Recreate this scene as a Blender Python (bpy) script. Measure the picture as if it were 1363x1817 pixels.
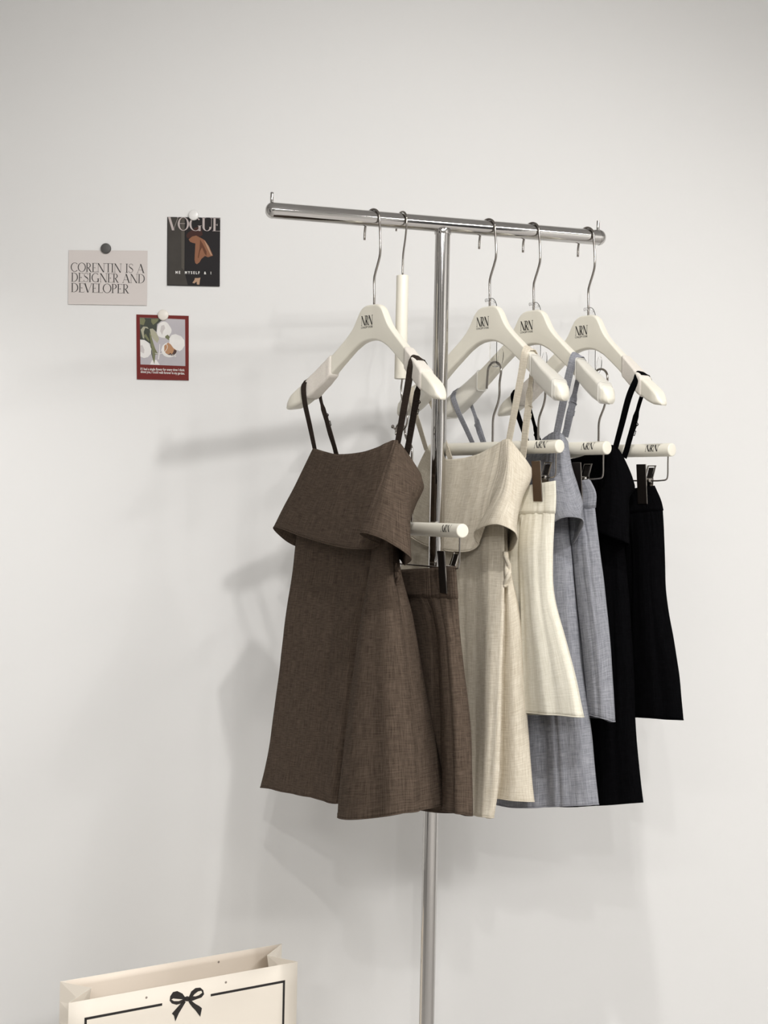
import bpy, bmesh, math, random
from mathutils import Vector, Matrix, noise

for o in list(bpy.data.objects):
    bpy.data.objects.remove(o)
scene = bpy.context.scene
COL = scene.collection
random.seed(4)

# ------------------------------------------------------------------ camera
F, ROLL, CX, CY, EYE = 2500.0, 0.0205, 681.5, 908.5, 1.30
cam = bpy.data.cameras.new('camera')
cam.sensor_fit = 'VERTICAL'
cam.sensor_height = 36.0
cam.lens = F / 1817.0 * 36.0
cam.clip_start = 0.05
camo = bpy.data.objects.new('camera', cam)
COL.objects.link(camo)
cr, sr = math.cos(ROLL), math.sin(ROLL)
camo.matrix_world = Matrix(((cr, -sr, 0, 0), (0, 0, -1, 0), (sr, cr, 0, EYE), (0, 0, 0, 1)))
scene.camera = camo

# ------------------------------------------------------------------ world, exposure
world = bpy.data.worlds.new('world')
scene.world = world
world.use_nodes = True
world.node_tree.nodes['Background'].inputs[0].default_value = (0.75, 0.8, 0.9, 1)
world.node_tree.nodes['Background'].inputs[1].default_value = 0.3
scene.view_settings.view_transform = 'Standard'
scene.view_settings.look = 'None'
scene.view_settings.gamma = 1.0
scene.view_settings.use_curve_mapping = False
scene.view_settings.exposure = 0.52

# spot positions on the ceiling: x, y, aim point, watts, cone degrees
CEIL = 2.75
SPOTS = [((0.34, 1.17), (-0.2, 3.0, 0.9), 36, 100),
         ((-0.06, -0.60), (0.0, 3.0, 0.6), 26, 75),
         ((0.10, -2.10), (-0.1, 3.0, 0.6), 40, 62),
         ((-1.45, 1.90), (-1.05, 3.0, 0.10), 40, 70),
         ((1.75, 0.30), (0.3, 2.6, 0.6), 18, 80)]
FILL_PANELS = [((-1.1, -1.8), 1.1, 0.3, 26), ((1.4, -1.4), 1.1, 0.3, 46), ((1.9, 0.2), 0.3, 1.1, 44)]  # soft fill lights added out of view, stronger on the right
LIGHT_COL = (1.0, 0.982, 0.958)


# ------------------------------------------------------------------ helpers
def P(px, py, Y):
    dx, dy = px - CX, py - CY
    return Vector(((dx + ROLL * dy) / F * Y, Y, EYE + (ROLL * dx - dy) / F * Y))


def link(name, me, mat=None, parent=None, smooth=True):
    o = bpy.data.objects.new(name, me)
    COL.objects.link(o)
    if mat is not None:
        me.materials.append(mat)
    if smooth:
        for p in me.polygons:
            p.use_smooth = True
    if parent is not None:
        o.parent = parent
        o.matrix_parent_inverse = Matrix.Translation(-parent.location)
    return o


def mesh(name, verts, faces, mat=None, parent=None, smooth=True, uvs=None):
    me = bpy.data.meshes.new(name)
    me.from_pydata([tuple(v) for v in verts], [], faces)
    if uvs:
        lay = me.uv_layers.new(name='UVMap')
        for p in me.polygons:
            for li in p.loop_indices:
                lay.data[li].uv = uvs[li] if isinstance(uvs, dict) else uvs[me.loops[li].vertex_index]
    me.update()
    return link(name, me, mat, parent, smooth)


def thing(name, loc, label, cat, group=None):
    o = bpy.data.objects.new(name, None)
    o.empty_display_size = 0.05
    COL.objects.link(o)
    o.location = loc
    o['label'] = label
    o['category'] = cat
    if group:
        o['group'] = group
    return o


def tag(o, label, cat, group=None):
    o['label'] = label
    o['category'] = cat
    if group:
        o['group'] = group
    return o


def struct(o):
    o['kind'] = 'structure'
    return o


def box_data(x0, x1, y0, y1, z0, z1):
    v = [(x0, y0, z0), (x1, y0, z0), (x1, y1, z0), (x0, y1, z0), (x0, y0, z1), (x1, y0, z1), (x1, y1, z1), (x0, y1, z1)]
    f = [(0, 3, 2, 1), (4, 5, 6, 7), (0, 1, 5, 4), (1, 2, 6, 5), (2, 3, 7, 6), (3, 0, 4, 7)]
    return v, f


def cr_pt(p0, p1, p2, p3, t, a=0.5):
    """centripetal Catmull-Rom"""
    d = lambda u, w: max((w - u).length, 1e-5) ** a
    t0 = 0.0
    t1 = t0 + d(p0, p1)
    t2 = t1 + d(p1, p2)
    t3 = t2 + d(p2, p3)
    T = t1 + (t2 - t1) * t
    A1 = p0 * ((t1 - T) / (t1 - t0)) + p1 * ((T - t0) / (t1 - t0))
    A2 = p1 * ((t2 - T) / (t2 - t1)) + p2 * ((T - t1) / (t2 - t1))
    A3 = p2 * ((t3 - T) / (t3 - t2)) + p3 * ((T - t2) / (t3 - t2))
    B1 = A1 * ((t2 - T) / (t2 - t0)) + A2 * ((T - t0) / (t2 - t0))
    B2 = A2 * ((t3 - T) / (t3 - t1)) + A3 * ((T - t1) / (t3 - t1))
    return B1 * ((t2 - T) / (t2 - t1)) + B2 * ((T - t1) / (t2 - t1))


def spline(pts, per, closed=False):
    n = len(pts)
    out = []
    segs = n if closed else n - 1
    for i in range(segs):
        if closed:
            q = [pts[(i + k) % n] for k in (-1, 0, 1, 2)]
        else:
            p1, p2 = pts[i], pts[i + 1]
            p0 = pts[i - 1] if i > 0 else p1 * 2 - p2
            p3 = pts[i + 2] if i + 2 < n else p2 * 2 - p1
            q = [p0, p1, p2, p3]
        for k in range(per):
            out.append(cr_pt(*q, k / per))
    if not closed:
        out.append(pts[-1].copy())
    return out


def tube_data(pts, r, seg=12, caps=True):
    """pts: smooth path of Vectors, r: radius or list"""
    verts, faces = [], []
    n = len(pts)
    up = None
    for i, p in enumerate(pts):
        t = (pts[min(i + 1, n - 1)] - pts[max(i - 1, 0)]).normalized()
        if up is None:
            a = Vector((0, 0, 1)) if abs(t.z) < 0.9 else Vector((1, 0, 0))
            up = t.cross(a).normalized()
        else:
            up = (up - t * up.dot(t)).normalized()
        b = t.cross(up)
        rr = r[i] if isinstance(r, (list, tuple)) else r
        for k in range(seg):
            an = 2 * math.pi * k / seg
            verts.append(p + up * (math.cos(an) * rr) + b * (math.sin(an) * rr))
    for i in range(n - 1):
        for k in range(seg):
            k2 = (k + 1) % seg
            faces.append((i * seg + k, i * seg + k2, (i + 1) * seg + k2, (i + 1) * seg + k))
    if caps:
        faces.append(tuple(range(seg))[::-1])
        faces.append(tuple((n - 1) * seg + k for k in range(seg)))
    return verts, faces


def merge(*datas):
    V, Fc = [], []
    for v, f in datas:
        o = len(V)
        V += [Vector(x) for x in v]
        Fc += [tuple(i + o for i in q) for q in f]
    return V, Fc


def rod(name, a, b, r, mat, parent, seg=40, rounded=0.0, steps=5):
    """straight rod with rounded rims (lathe)"""
    a, b = Vector(a), Vector(b)
    d = (b - a)
    L = d.length
    d.normalize()
    prof = [(0, 0.0)]
    e = rounded
    if e > 0:
        for k in range(steps + 1):
            an = math.pi / 2 * k / steps
            prof.append((e - e * math.cos(an), r - e + e * math.sin(an)))
        for k in range(steps + 1):
            an = math.pi / 2 * (1 - k / steps)
            prof.append((L - e + e * math.cos(an), r - e + e * math.sin(an)))
    else:
        prof += [(0, r), (L, r)]
    prof.append((L, 0.0))
    q = Vector((0, 0, 1)) if abs(d.z) < 0.9 else Vector((1, 0, 0))
    u = d.cross(q).normalized()
    w = d.cross(u)
    verts, faces = [], []
    for (h, rr) in prof:
        for k in range(seg):
            an = 2 * math.pi * k / seg
            verts.append(a + d * h + (u * math.cos(an) + w * math.sin(an)) * max(rr, 1e-5))
    for i in range(len(prof) - 1):
        for k in range(seg):
            k2 = (k + 1) % seg
            faces.append((i * seg + k, (i + 1) * seg + k, (i + 1) * seg + k2, i * seg + k2))
    o = mesh(name, verts, faces, mat, parent)
    return sharp(o, 50)


def sharp(o, deg=35):
    me = o.data
    bm = bmesh.new()
    bm.from_mesh(me)
    bmesh.ops.recalc_face_normals(bm, faces=bm.faces)
    for e in bm.edges:
        if len(e.link_faces) == 2 and e.calc_face_angle(0) > math.radians(deg):
            e.smooth = False
    bm.to_mesh(me)
    bm.free()
    return o


def bevel(o, w, seg=2):
    m = o.modifiers.new('bevel', 'BEVEL')
    m.width = w
    m.segments = seg
    m.limit_method = 'ANGLE'
    return o


# ------------------------------------------------------------------ materials
def new_mat(name):
    m = bpy.data.materials.new(name)
    m.use_nodes = True
    nt = m.node_tree
    return m, nt, nt.nodes['Principled BSDF']


def simple(name, col, rough=0.5, metal=0.0, bump=0.0, bscale=200, var=0.0, vscale=5, spec=0.5, sheen=0.0):
    m, nt, b = new_mat(name)
    b.inputs['Base Color'].default_value = (*col, 1)
    b.inputs['Roughness'].default_value = rough
    b.inputs['Metallic'].default_value = metal
    b.inputs['Specular IOR Level'].default_value = spec
    tc = nt.nodes.new('ShaderNodeTexCoord')
    if bump > 0:
        n = nt.nodes.new('ShaderNodeTexNoise')
        n.inputs['Scale'].default_value = bscale
        n.inputs['Detail'].default_value = 4
        bp = nt.nodes.new('ShaderNodeBump')
        bp.inputs['Strength'].default_value = bump
        bp.inputs['Distance'].default_value = 0.001
        nt.links.new(tc.outputs['Object'], n.inputs['Vector'])
        nt.links.new(n.outputs['Fac'], bp.inputs['Height'])
        nt.links.new(bp.outputs['Normal'], b.inputs['Normal'])
    if var > 0:
        n = nt.nodes.new('ShaderNodeTexNoise')
        n.inputs['Scale'].default_value = vscale
        n.inputs['Detail'].default_value = 5
        mx = nt.nodes.new('ShaderNodeMix')
        mx.data_type = 'RGBA'
        mx.inputs['A'].default_value = (*[c * (1 - var) for c in col], 1)
        mx.inputs['B'].default_value = (*[min(1, c * (1 + var)) for c in col], 1)
        nt.links.new(tc.outputs['Object'], n.inputs['Vector'])
        nt.links.new(n.outputs['Fac'], mx.inputs['Factor'])
        nt.links.new(mx.outputs['Result'], b.inputs['Base Color'])
    return m


def fabric(name, dark, light, rough=0.95, bump=0.35, spec=0.08):
    """linen-look weave: slub streaks along both thread directions"""
    m, nt, b = new_mat(name)
    uv = nt.nodes.new('ShaderNodeUVMap')

    def streak(sx, sy, det):
        mp = nt.nodes.new('ShaderNodeMapping')
        mp.inputs['Scale'].default_value = (sx, sy, 1)
        n = nt.nodes.new('ShaderNodeTexNoise')
        n.inputs['Scale'].default_value = 1
        n.inputs['Detail'].default_value = det
        n.inputs['Roughness'].default_value = 0.65
        nt.links.new(uv.outputs['UV'], mp.inputs['Vector'])
        nt.links.new(mp.outputs['Vector'], n.inputs['Vector'])
        return n.outputs['Fac']
    h = streak(45, 620, 3)
    v = streak(620, 30, 3)
    g = streak(1500, 1500, 1)
    a = nt.nodes.new('ShaderNodeMath')
    a.operation = 'ADD'
    nt.links.new(h, a.inputs[0])
    nt.links.new(v, a.inputs[1])
    a2 = nt.nodes.new('ShaderNodeMath')
    a2.operation = 'MULTIPLY_ADD'
    nt.links.new(g, a2.inputs[0])
    a2.inputs[1].default_value = 0.5
    nt.links.new(a.outputs[0], a2.inputs[2])
    r = nt.nodes.new('ShaderNodeMapRange')
    r.inputs['From Min'].default_value = 0.85
    r.inputs['From Max'].default_value = 1.65
    nt.links.new(a2.outputs[0], r.inputs['Value'])
    mx = nt.nodes.new('ShaderNodeMix')
    mx.data_type = 'RGBA'
    mx.inputs['A'].default_value = (*dark, 1)
    mx.inputs['B'].default_value = (*light, 1)
    nt.links.new(r.outputs['Result'], mx.inputs['Factor'])
    nt.links.new(mx.outputs['Result'], b.inputs['Base Color'])
    bp = nt.nodes.new('ShaderNodeBump')
    bp.inputs['Strength'].default_value = bump
    bp.inputs['Distance'].default_value = 0.0008
    nt.links.new(a2.outputs[0], bp.inputs['Height'])
    nt.links.new(bp.outputs['Normal'], b.inputs['Normal'])
    b.inputs['Roughness'].default_value = rough
    b.inputs['Specular IOR Level'].default_value = spec
    return m


M = {}
M['wall'] = simple('white_wall_paint', (0.80, 0.795, 0.785), 0.75, bump=0.12, bscale=90, var=0.012, vscale=3)
M['wall2'] = simple('white_side_paint', (0.72, 0.715, 0.70), 0.9)
M['ceiling'] = simple('ceiling_paint', (0.58, 0.58, 0.58), 0.9)
M['floor'] = simple('pale_floor', (0.48, 0.465, 0.45), 0.35, var=0.06, vscale=2)
M['dark'] = simple('dark_panel', (0.03, 0.03, 0.032), 0.4)
M['chrome'] = simple('polished_steel', (0.56, 0.545, 0.53), 0.07, 1.0, bump=0.03, bscale=60)
M['wire'] = simple('hook_steel', (0.36, 0.335, 0.31), 0.16, 1.0)
M['cream'] = simple('cream_lacquer', (0.80, 0.765, 0.665), 0.33, bump=0.03, bscale=120)
M['ink'] = simple('black_ink', (0.016, 0.013, 0.012), 0.5)
M['foam'] = simple('foam_tape', (0.75, 0.70, 0.635), 0.95, bump=0.9, bscale=900, var=0.10, vscale=500)
M['clipdark'] = simple('dark_clip_pad', (0.010, 0.008, 0.007), 0.4, spec=.2)
M['clipbrown'] = simple('brown_clip_pad', (0.075, 0.046, 0.026), 0.35, spec=.2)
M['brown'] = fabric('brown_linen', (0.027, 0.0185, 0.013), (0.145, 0.108, 0.082))
M['brownband'] = fabric('brown_strap', (0.016, 0.0115, 0.009), (0.050, 0.037, 0.030))
M['beige'] = fabric('beige_linen', (0.47, 0.405, 0.305), (0.80, 0.745, 0.635))
M['cream_f'] = fabric('cream_linen', (0.66, 0.62, 0.50), (0.90, 0.865, 0.76))
M['grey'] = fabric('grey_linen', (0.12, 0.125, 0.145), (0.40, 0.405, 0.44))
M['black'] = fabric('black_linen', (0.001, 0.001, 0.0012), (0.0035, 0.0035, 0.0042), spec=0.03)
M['blackband'] = M['black']
m, nt, b = new_mat('milky_silicone')
b.inputs['Base Color'].default_value = (0.83, 0.81, 0.76, 1)
b.inputs['Roughness'].default_value = 0.28
b.inputs['Alpha'].default_value = 0.55
M['silicone'] = m
m, nt, b = new_mat('clear_plastic')
b.inputs['Base Color'].default_value = (0.95, 0.95, 0.95, 1)
b.inputs['Roughness'].default_value = 0.04
b.inputs['Transmission Weight'].default_value = 1.0
b.inputs['IOR'].default_value = 1.25
M['clear'] = m

# ------------------------------------------------------------------ the room
WY = 3.0          # wall behind the rack
XL, XR, YB = -2.6, 3.0, -4.0


def slab(name, a, mat):
    v, f = box_data(*a)
    return struct(mesh(name, v, f, mat, smooth=False))


slab('wall_back', (XL - 0.1, XR + 0.1, WY, WY + 0.1, 0, CEIL), M['wall'])
slab('wall_left', (XL - 0.1, XL, YB, WY, 0, CEIL), M['wall2'])
slab('wall_right', (XR, XR + 0.1, YB, WY, 0, CEIL), M['wall2'])
slab('floor', (XL - 0.1, XR + 0.1, YB - 0.1, WY + 0.1, -0.1, 0), M['floor'])
slab('ceiling', (XL - 0.1, XR + 0.1, YB - 0.1, WY + 0.1, CEIL, CEIL + 0.1), M['ceiling'])
# front wall of the shop; unseen dark panels added for the steel to reflect
slab('wall_front', (XL - 0.1, XR + 0.1, YB - 0.1, YB, 0, CEIL), M['wall2'])
dv = merge(box_data(-1.5, -0.35, YB, YB + 0.04, 0.0, 2.3), box_data(0.55, 1.7, YB, YB + 0.04, 0.0, 2.3))
struct(mesh('added_dark_panel_1', dv[0], dv[1], M['dark'], smooth=False))
slab('added_dark_panel_2', (XL, XL + 0.04, -0.9, 0.7, 0.0, 2.3), M['dark'])  # side panels, also added out of view to put dark bands in the chrome
slab('added_dark_panel_3', (XR - 0.04, XR, -1.9, -0.9, 0.0, 2.3), M['dark'])

# ceiling spotlights, then soft panels added as fill light
lampmat = simple('lamp_housing', (0.75, 0.75, 0.74), 0.5)
for i, ((x, y), aim, w, cone) in enumerate(SPOTS):
    t = thing('ceiling_spotlight', (x, y, CEIL), 'round white ceiling spotlight aimed at the wall, out of the frame', 'spotlight', 'ceiling spotlights')
    d = (Vector(aim) - Vector((x, y, CEIL - 0.09))).normalized()
    c = Vector((x, y, CEIL - 0.10))
    rod('stem', (x, y, CEIL), (x, y, CEIL - 0.05), 0.012, lampmat, t, 16)
    vv, ff = tube_data([c - d * 0.05, c - d * 0.045, c + d * 0.05], [0.02, 0.045, 0.05], 24, False)
    ff.append(tuple(range(24))[::-1])
    mesh('housing', vv, ff, lampmat, t)
    L = bpy.data.lights.new('spot', 'SPOT')
    L.energy = w
    L.color = LIGHT_COL
    L.spot_size = math.radians(cone)
    L.spot_blend = 0.9
    L.shadow_soft_size = 0.03
    lo = bpy.data.objects.new('lamp', L)
    COL.objects.link(lo)
    lo.location = c + d * 0.07
    lo.rotation_euler = d.to_track_quat('-Z', 'Y').to_euler()
for (x, y), sx, sy, w in FILL_PANELS:
    t = thing('added_fill_panel', (x, y, CEIL), 'flat white fill light panel added at the ceiling, out of the frame', 'ceiling light', 'added fill light panels')
    v, f = box_data(x - sx / 2 - 0.02, x + sx / 2 + 0.02, y - sy / 2 - 0.02, y + sy / 2 + 0.02, CEIL - 0.03, CEIL)
    mesh('frame', v, f, lampmat, t, False)
    L = bpy.data.lights.new('panel', 'AREA')
    L.shape = 'RECTANGLE'
    L.size = sx
    L.size_y = sy
    L.energy = w
    L.color = LIGHT_COL
    lo = bpy.data.objects.new('lamp', L)
    COL.objects.link(lo)
    lo.location = (x, y, CEIL - 0.035)

# ------------------------------------------------------------------ rack
BA = P(470, 372, 2.40)
BB = P(1075, 423, 2.585)
BA.z = BB.z = 1.8106
bd = (BB - BA).normalized()
BR = 0.0137
rack = thing('clothes_rack', (0, 0, 0), 'polished steel T-shaped clothes rack holding dresses and skirts', 'clothes rack')
pole_t = None
for k in range(1001):
    q = BA + (BB - BA) * (k / 1000)
    px = CX + q.x / q.y * F - ROLL * (q.z - EYE) / q.y * -F
    if px >= 786:
        pole_t = q
        break
pc = pole_t
rack.location = (pc.x, pc.y, 0)
rod('crossbar', BA + bd * BR, BB - bd * BR, BR, M['chrome'], rack, 64)


def dome(name, c, d, r, mat, parent, n=10, seg=48):
    V, Fc = [], []
    q = d.cross(Vector((0, 0, 1))).normalized()
    w = d.cross(q)
    for i in range(n + 1):
        an = math.pi / 2 * i / n
        for k in range(seg):
            b_ = 2 * math.pi * k / seg
            V.append(c + d * (math.sin(an) * r * 0.92) + (q * math.cos(b_) + w * math.sin(b_)) * (max(math.cos(an), 1e-3) * r * 1.03))
    for i in range(n):
        for k in range(seg):
            k2 = (k + 1) % seg
            Fc.append((i * seg + k, i * seg + k2, (i + 1) * seg + k2, (i + 1) * seg + k))
    o = mesh(name, V, Fc, mat, parent)
    return sharp(o, 80)


dome('end_cap', BA + bd * BR, -bd, BR, M['chrome'], rack)
dome('end_cap', BB - bd * BR, bd, BR, M['chrome'], rack)
for q in (BA + bd * 0.012, BB - bd * 0.016):
    rod('pin', q + Vector((0, 0, BR - 0.003)), q + Vector((0, 0, BR + 0.017)), 0.003, M['chrome'], rack, 16, 0.0008)
rod('pole', (pc.x, pc.y, 0.012), (pc.x, pc.y, 1.8106 - BR + 0.004), 0.0135, M['chrome'], rack, 64)
rod('collar', (pc.x, pc.y, 1.8106 - BR - 0.004), (pc.x, pc.y, 1.8106 - BR + 0.006), 0.0150, M['chrome'], rack, 48, 0.001)
rod('base_plate', (pc.x, pc.y, 0.0), (pc.x, pc.y, 0.014), 0.20, M['chrome'], rack, 64, 0.004)


def onbar(px):
    lo, hi = 0.0, 1.0
    for _ in range(40):
        t = (lo + hi) / 2
        q = BA + (BB - BA) * t
        x = q.x / q.y * F
        z = (q.z - EYE) / q.y * F
        if CX + (x + ROLL * z) / (1 + ROLL * ROLL) < px:
            lo = t
        else:
            hi = t
    return BA + (BB - BA) * t


# ------------------------------------------------------------------ local frame of everything that hangs
class Frame:
    def __init__(s, C, deg):
        a = math.radians(deg)
        s.C = Vector(C)
        s.U = Vector((math.cos(a), -math.sin(a), 0))
        s.N = Vector((-math.sin(a), -math.cos(a), 0))

    def w(s, u, v, z):           # millimetres
        return s.C + s.U * (u * .001) + s.N * (v * .001) + Vector((0, 0, z * .001))

    def px(s, x, y, v):          # photo point at v millimetres before the hanger's plane
        k = ((x - CX) + ROLL * (y - CY)) / F
        q = s.C + s.N * (v * .001)
        # q.x + t U.x = k (q.y + t U.y)
        t = (k * q.y - q.x) / (s.U.x - k * s.U.y)
        Y = q.y + t * s.U.y
        return P(x, y, Y)

    def off(s, u, v, z, deg=None):
        f = Frame(s.w(u, v, z), 0)
        if deg is None:
            f.U, f.N = s.U, s.N
        else:
            f = Frame(s.w(u, v, z), deg)
        return f


# ------------------------------------------------------------------ lettering
def band(pts, ws):
    """variable-width stroke as quads"""
    out = []
    n = len(pts)
    L, Rr = [], []
    for i in range(n):
        x0, y0 = pts[max(i - 1, 0)]
        x1, y1 = pts[min(i + 1, n - 1)]
        l = math.hypot(x1 - x0, y1 - y0) or 1
        nx, ny = -(y1 - y0) / l, (x1 - x0) / l
        w = ws[i] / 2
        L.append((pts[i][0] + nx * w, pts[i][1] + ny * w))
        Rr.append((pts[i][0] - nx * w, pts[i][1] - ny * w))
    for i in range(n - 1):
        out.append([L[i], Rr[i], Rr[i + 1], L[i + 1]])
    return out


def arc(cx, cy, rx, ry, T, t, a0, a1, n=22):
    pts, ws = [], []
    for i in range(n + 1):
        a = math.radians(a0 + (a1 - a0) * i / n)
        w = t + (T - t) * abs(math.cos(a)) ** 1.5
        pts.append((cx + (rx - w / 2) * math.cos(a), cy + (ry - w / 2) * math.sin(a)))
        ws.append(w)
    return band(pts, ws)


def glyph(ch, T, t):
    R = lambda a, b, c, d: [(a, b), (c, b), (c, d), (a, d)]
    D = lambda x0, y0, x1, y1, w: [(x0 - w / 2, y0), (x0 + w / 2, y0), (x1 + w / 2, y1), (x1 - w / 2, y1)]
    s = t * 0.8
    if ch == 'C':
        return arc(.5, .5, .5, .51, T, t, 48, 312) , .86
    if ch == 'G':
        return arc(.5, .5, .5, .51, T, t, 48, 330) + [R(.82 - T / 2, .0, .82 + T / 2, .40), R(.68, .38, .98, .38 + s)], 1.0
    if ch == 'O':
        return arc(.5, .5, .5, .51, T, t, 0, 360, 40), 1.0
    if ch == 'D':
        return [R(.08, 0, .08 + T, 1), R(0, 0, .35, s), R(0, 1 - s, .35, 1)] + arc(.33, .5, .50, .5, T, t, -90, 90), .87
    if ch == 'P':
        return [R(.08, 0, .08 + T, 1), R(0, 0, .08 + T + .08, s), R(0, 1 - s, .3, 1), R(.1, .46, .3, .46 + s)] + arc(.28, .73, .32, .27, T, t, -90, 90), .64
    if ch == 'R':
        return [R(.08, 0, .08 + T, 1), R(0, 0, .08 + T + .08, s), R(0, 1 - s, .3, 1), R(.1, .46, .3, .46 + s), D(.62, 0, .30, .47, T * 1.2), R(.56, 0, .76, s)] + arc(.28, .73, .32, .27, T, t, -90, 90), .74
    if ch == 'E':
        return [R(.08, 0, .08 + T, 1), R(0, 0, .62, s), R(0, 1 - s, .58, 1), R(.36, .40, .40, .56), R(.1, .48 - s / 2, .38, .48 + s / 2), D(.60, 0, .64, .14, s), D(.57, .86, .59, 1, s)], .64
    if ch == 'L':
        return [R(.08, 0, .08 + T, 1), R(0, 0, .60, s), R(0, 1 - s, .2 + T, 1), D(.56, 0, .60, .14, s)], .58
    if ch == 'T':
        return [R(.34, 0, .34 + T, 1), R(.24, 0, .44 + T, s), R(0, 1 - s, .68 + T, 1), D(.04, .86, .0, 1, s), D(.66 + T, .86, .68 + T, 1, s)], .74
    if ch == 'I':
        return [R(.10, 0, .10 + T, 1), R(0, 0, .2 + T, s), R(0, 1 - s, .2 + T, 1)], .34
    if ch == 'N':
        return [R(.10, 0, .10 + t, 1), D(.80, 0, .12, 1, T * 1.25), R(.82, 0, .82 + t, 1), R(0, 0, .22, s), R(.72, 1 - s, .96, 1), R(0, 1 - s, .14, 1)], .96
    if ch == 'A':
        return [D(.04, 0, .44, 1, t), D(.80, 0, .42, 1, T * 1.25), R(.20, .32, .64, .32 + s), R(-.04, 0, .14, s), R(.68, 0, .94, s)], .92
    if ch == 'V':
        return [D(.42, 0, .06, 1, T * 1.25), D(.44, 0, .84, 1, t), R(-.04, 1 - s, .2, 1), R(.74, 1 - s, .92, 1)], .88
    if ch == 'U':
        return [R(.08, .3, .08 + T, 1), R(.78, .3, .78 + t, 1), R(0, 1 - s, .2 + T, 1), R(.68, 1 - s, .9, 1)] + arc(.44, .32, .36, .32, T, t, 180, 360), .90
    if ch == 'S':
        c = [(.56, .80), (.50, .93), (.32, .985), (.12, .90), (.09, .72), (.25, .57), (.45, .44), (.56, .27), (.48, .09), (.28, .015), (.10, .06), (.03, .22)]
        cp = spline([Vector((x, y, 0)) for x, y in c], 4)
        ws = [t + (T - t) * math.exp(-((p.y - .5) / .22) ** 2) for p in cp]
        return band([(p.x, p.y) for p in cp], ws), .62
    return [], .45


def word(text, T=.11, t=.035, track=.02):
    polys, x = [], 0.0
    for ch in text:
        g, adv = glyph(ch, T, t)
        for p in g:
            polys.append([(a + x, b_) for a, b_ in p])
        x += adv + track
    return polys, x - track


def finer(polys, n=8):
    out = []
    for p in polys:
        a, b_, c, d = p
        B = lambda s_, t_: (((a[0] * (1 - s_) + b_[0] * s_) * (1 - t_) + (d[0] * (1 - s_) + c[0] * s_) * t_), ((a[1] * (1 - s_) + b_[1] * s_) * (1 - t_) + (d[1] * (1 - s_) + c[1] * s_) * t_))
        for j in range(n):
            out.append([B(0, j / n), B(1, j / n), B(1, (j + 1) / n), B(0, (j + 1) / n)])
    return out


def letters(name, polys, fn, mat, parent):
    V, Fc = [], []
    for p in polys:
        o = len(V)
        V += [fn(a, b_) for a, b_ in p]
        Fc.append(tuple(range(o, o + len(p))))
    return mesh(name, V, Fc, mat, parent, False)


def font_mesh(text, bold=0.0, spacing=1.0):
    c = bpy.data.curves.new('text', 'FONT')
    c.body = text
    c.size = 1.0
    c.offset = bold
    c.space_character = spacing
    c.resolution_u = 3
    o = bpy.data.objects.new('text', c)
    COL.objects.link(o)
    dg = bpy.context.evaluated_depsgraph_get()
    dg.update()
    me = bpy.data.meshes.new_from_object(o.evaluated_get(dg))
    V = [v.co.copy() for v in me.vertices]
    Fc = [tuple(p.vertices) for p in me.polygons]
    bpy.data.objects.remove(o)
    bpy.data.curves.remove(c)
    bpy.data.meshes.remove(me)
    x0 = min(v.x for v in V)
    x1 = max(v.x for v in V)
    y0 = min(v.y for v in V)
    y1 = max(v.y for v in V)
    return V, Fc, x0, x1, y0, y1


def font_on(name, text, fn, w, h, mat, parent, **k):
    """text scaled into a w x h box; fn maps box coordinates to the world"""
    V, Fc, x0, x1, y0, y1 = font_mesh(text, **k)
    return mesh(name, [fn((v.x - x0) / (x1 - x0) * w, (v.y - y0) / (y1 - y0) * h) for v in V], Fc, mat, parent, False)


# ------------------------------------------------------------------ wooden hangers
TOPC = [(0, 0), (14, 0), (24, -4), (31, -12), (37, -24), (46, -38), (60, -52), (85, -73), (112, -95), (145, -121), (175, -141), (192, -154), (201, -170)]
BOTC = [(0, -62), (14, -63), (28, -67), (45, -76), (60, -87), (85, -106), (112, -129), (140, -150), (165, -166), (185, -174), (201, -176)]
THK = [(0, 15), (60, 16), (110, 20), (150, 28), (180, 31), (194, 26), (201, 14)]


def lerp_tab(tab, x):
    x = abs(x)
    for (a, b_), (c, d) in zip(tab, tab[1:]):
        if x <= c:
            return b_ + (d - b_) * (x - a) / (c - a)
    return tab[-1][1]


def smooth_tab(tab, x, r=4.0):
    return (lerp_tab(tab, x - r) + lerp_tab(tab, x) * 2 + lerp_tab(tab, x + r)) / 4 if abs(x) > r else lerp_tab(tab, x)


def arm(u, fat=0.0):
    e = max(0.0, (abs(u) - 120) / 80)
    zt = smooth_tab(TOPC, u)
    zb = smooth_tab(BOTC, u) - fat * 9 * e
    th = lerp_tab(THK, u) + fat * 6 * e
    if fat and abs(u) > 192:
        zt = smooth_tab(TOPC, u) + 4
    return zt, zb, th, 24 * (u / 200) ** 2


def ring_pts(fr, u, grow=0.0, fat=0.0, n=28, ex=4.2, tilt=0.0):
    zt, zb, th, b_ = arm(u, fat)
    zt += grow
    zb -= grow
    th += 2 * grow
    out = []
    h = zt - zb
    r_ = max(.4, min(4.2 + (2.5 if th > 24 else 0) * (th - 24) / 8, th * .42, h * .3))
    if abs(u) > 185:
        r_ = max(.4, min(r_ + (abs(u) - 185) * .35, th * .48, h * .46))
    cv, cz = th / 2 - r_, h / 2 - r_
    m8 = n // 4
    for q_ in range(4):
        for k in range(m8):
            a = math.pi / 2 * (q_ + k / (m8 - 1))
            c, s_ = math.cos(a), math.sin(a)
            v = (cv if q_ in (0, 3) else -cv) + r_ * c
            z = (zt + zb) / 2 + (cz if q_ in (0, 1) else -cz) + r_ * s_
            out.append(fr.w(u, v + b_, z + u * tilt))
    return out


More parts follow.
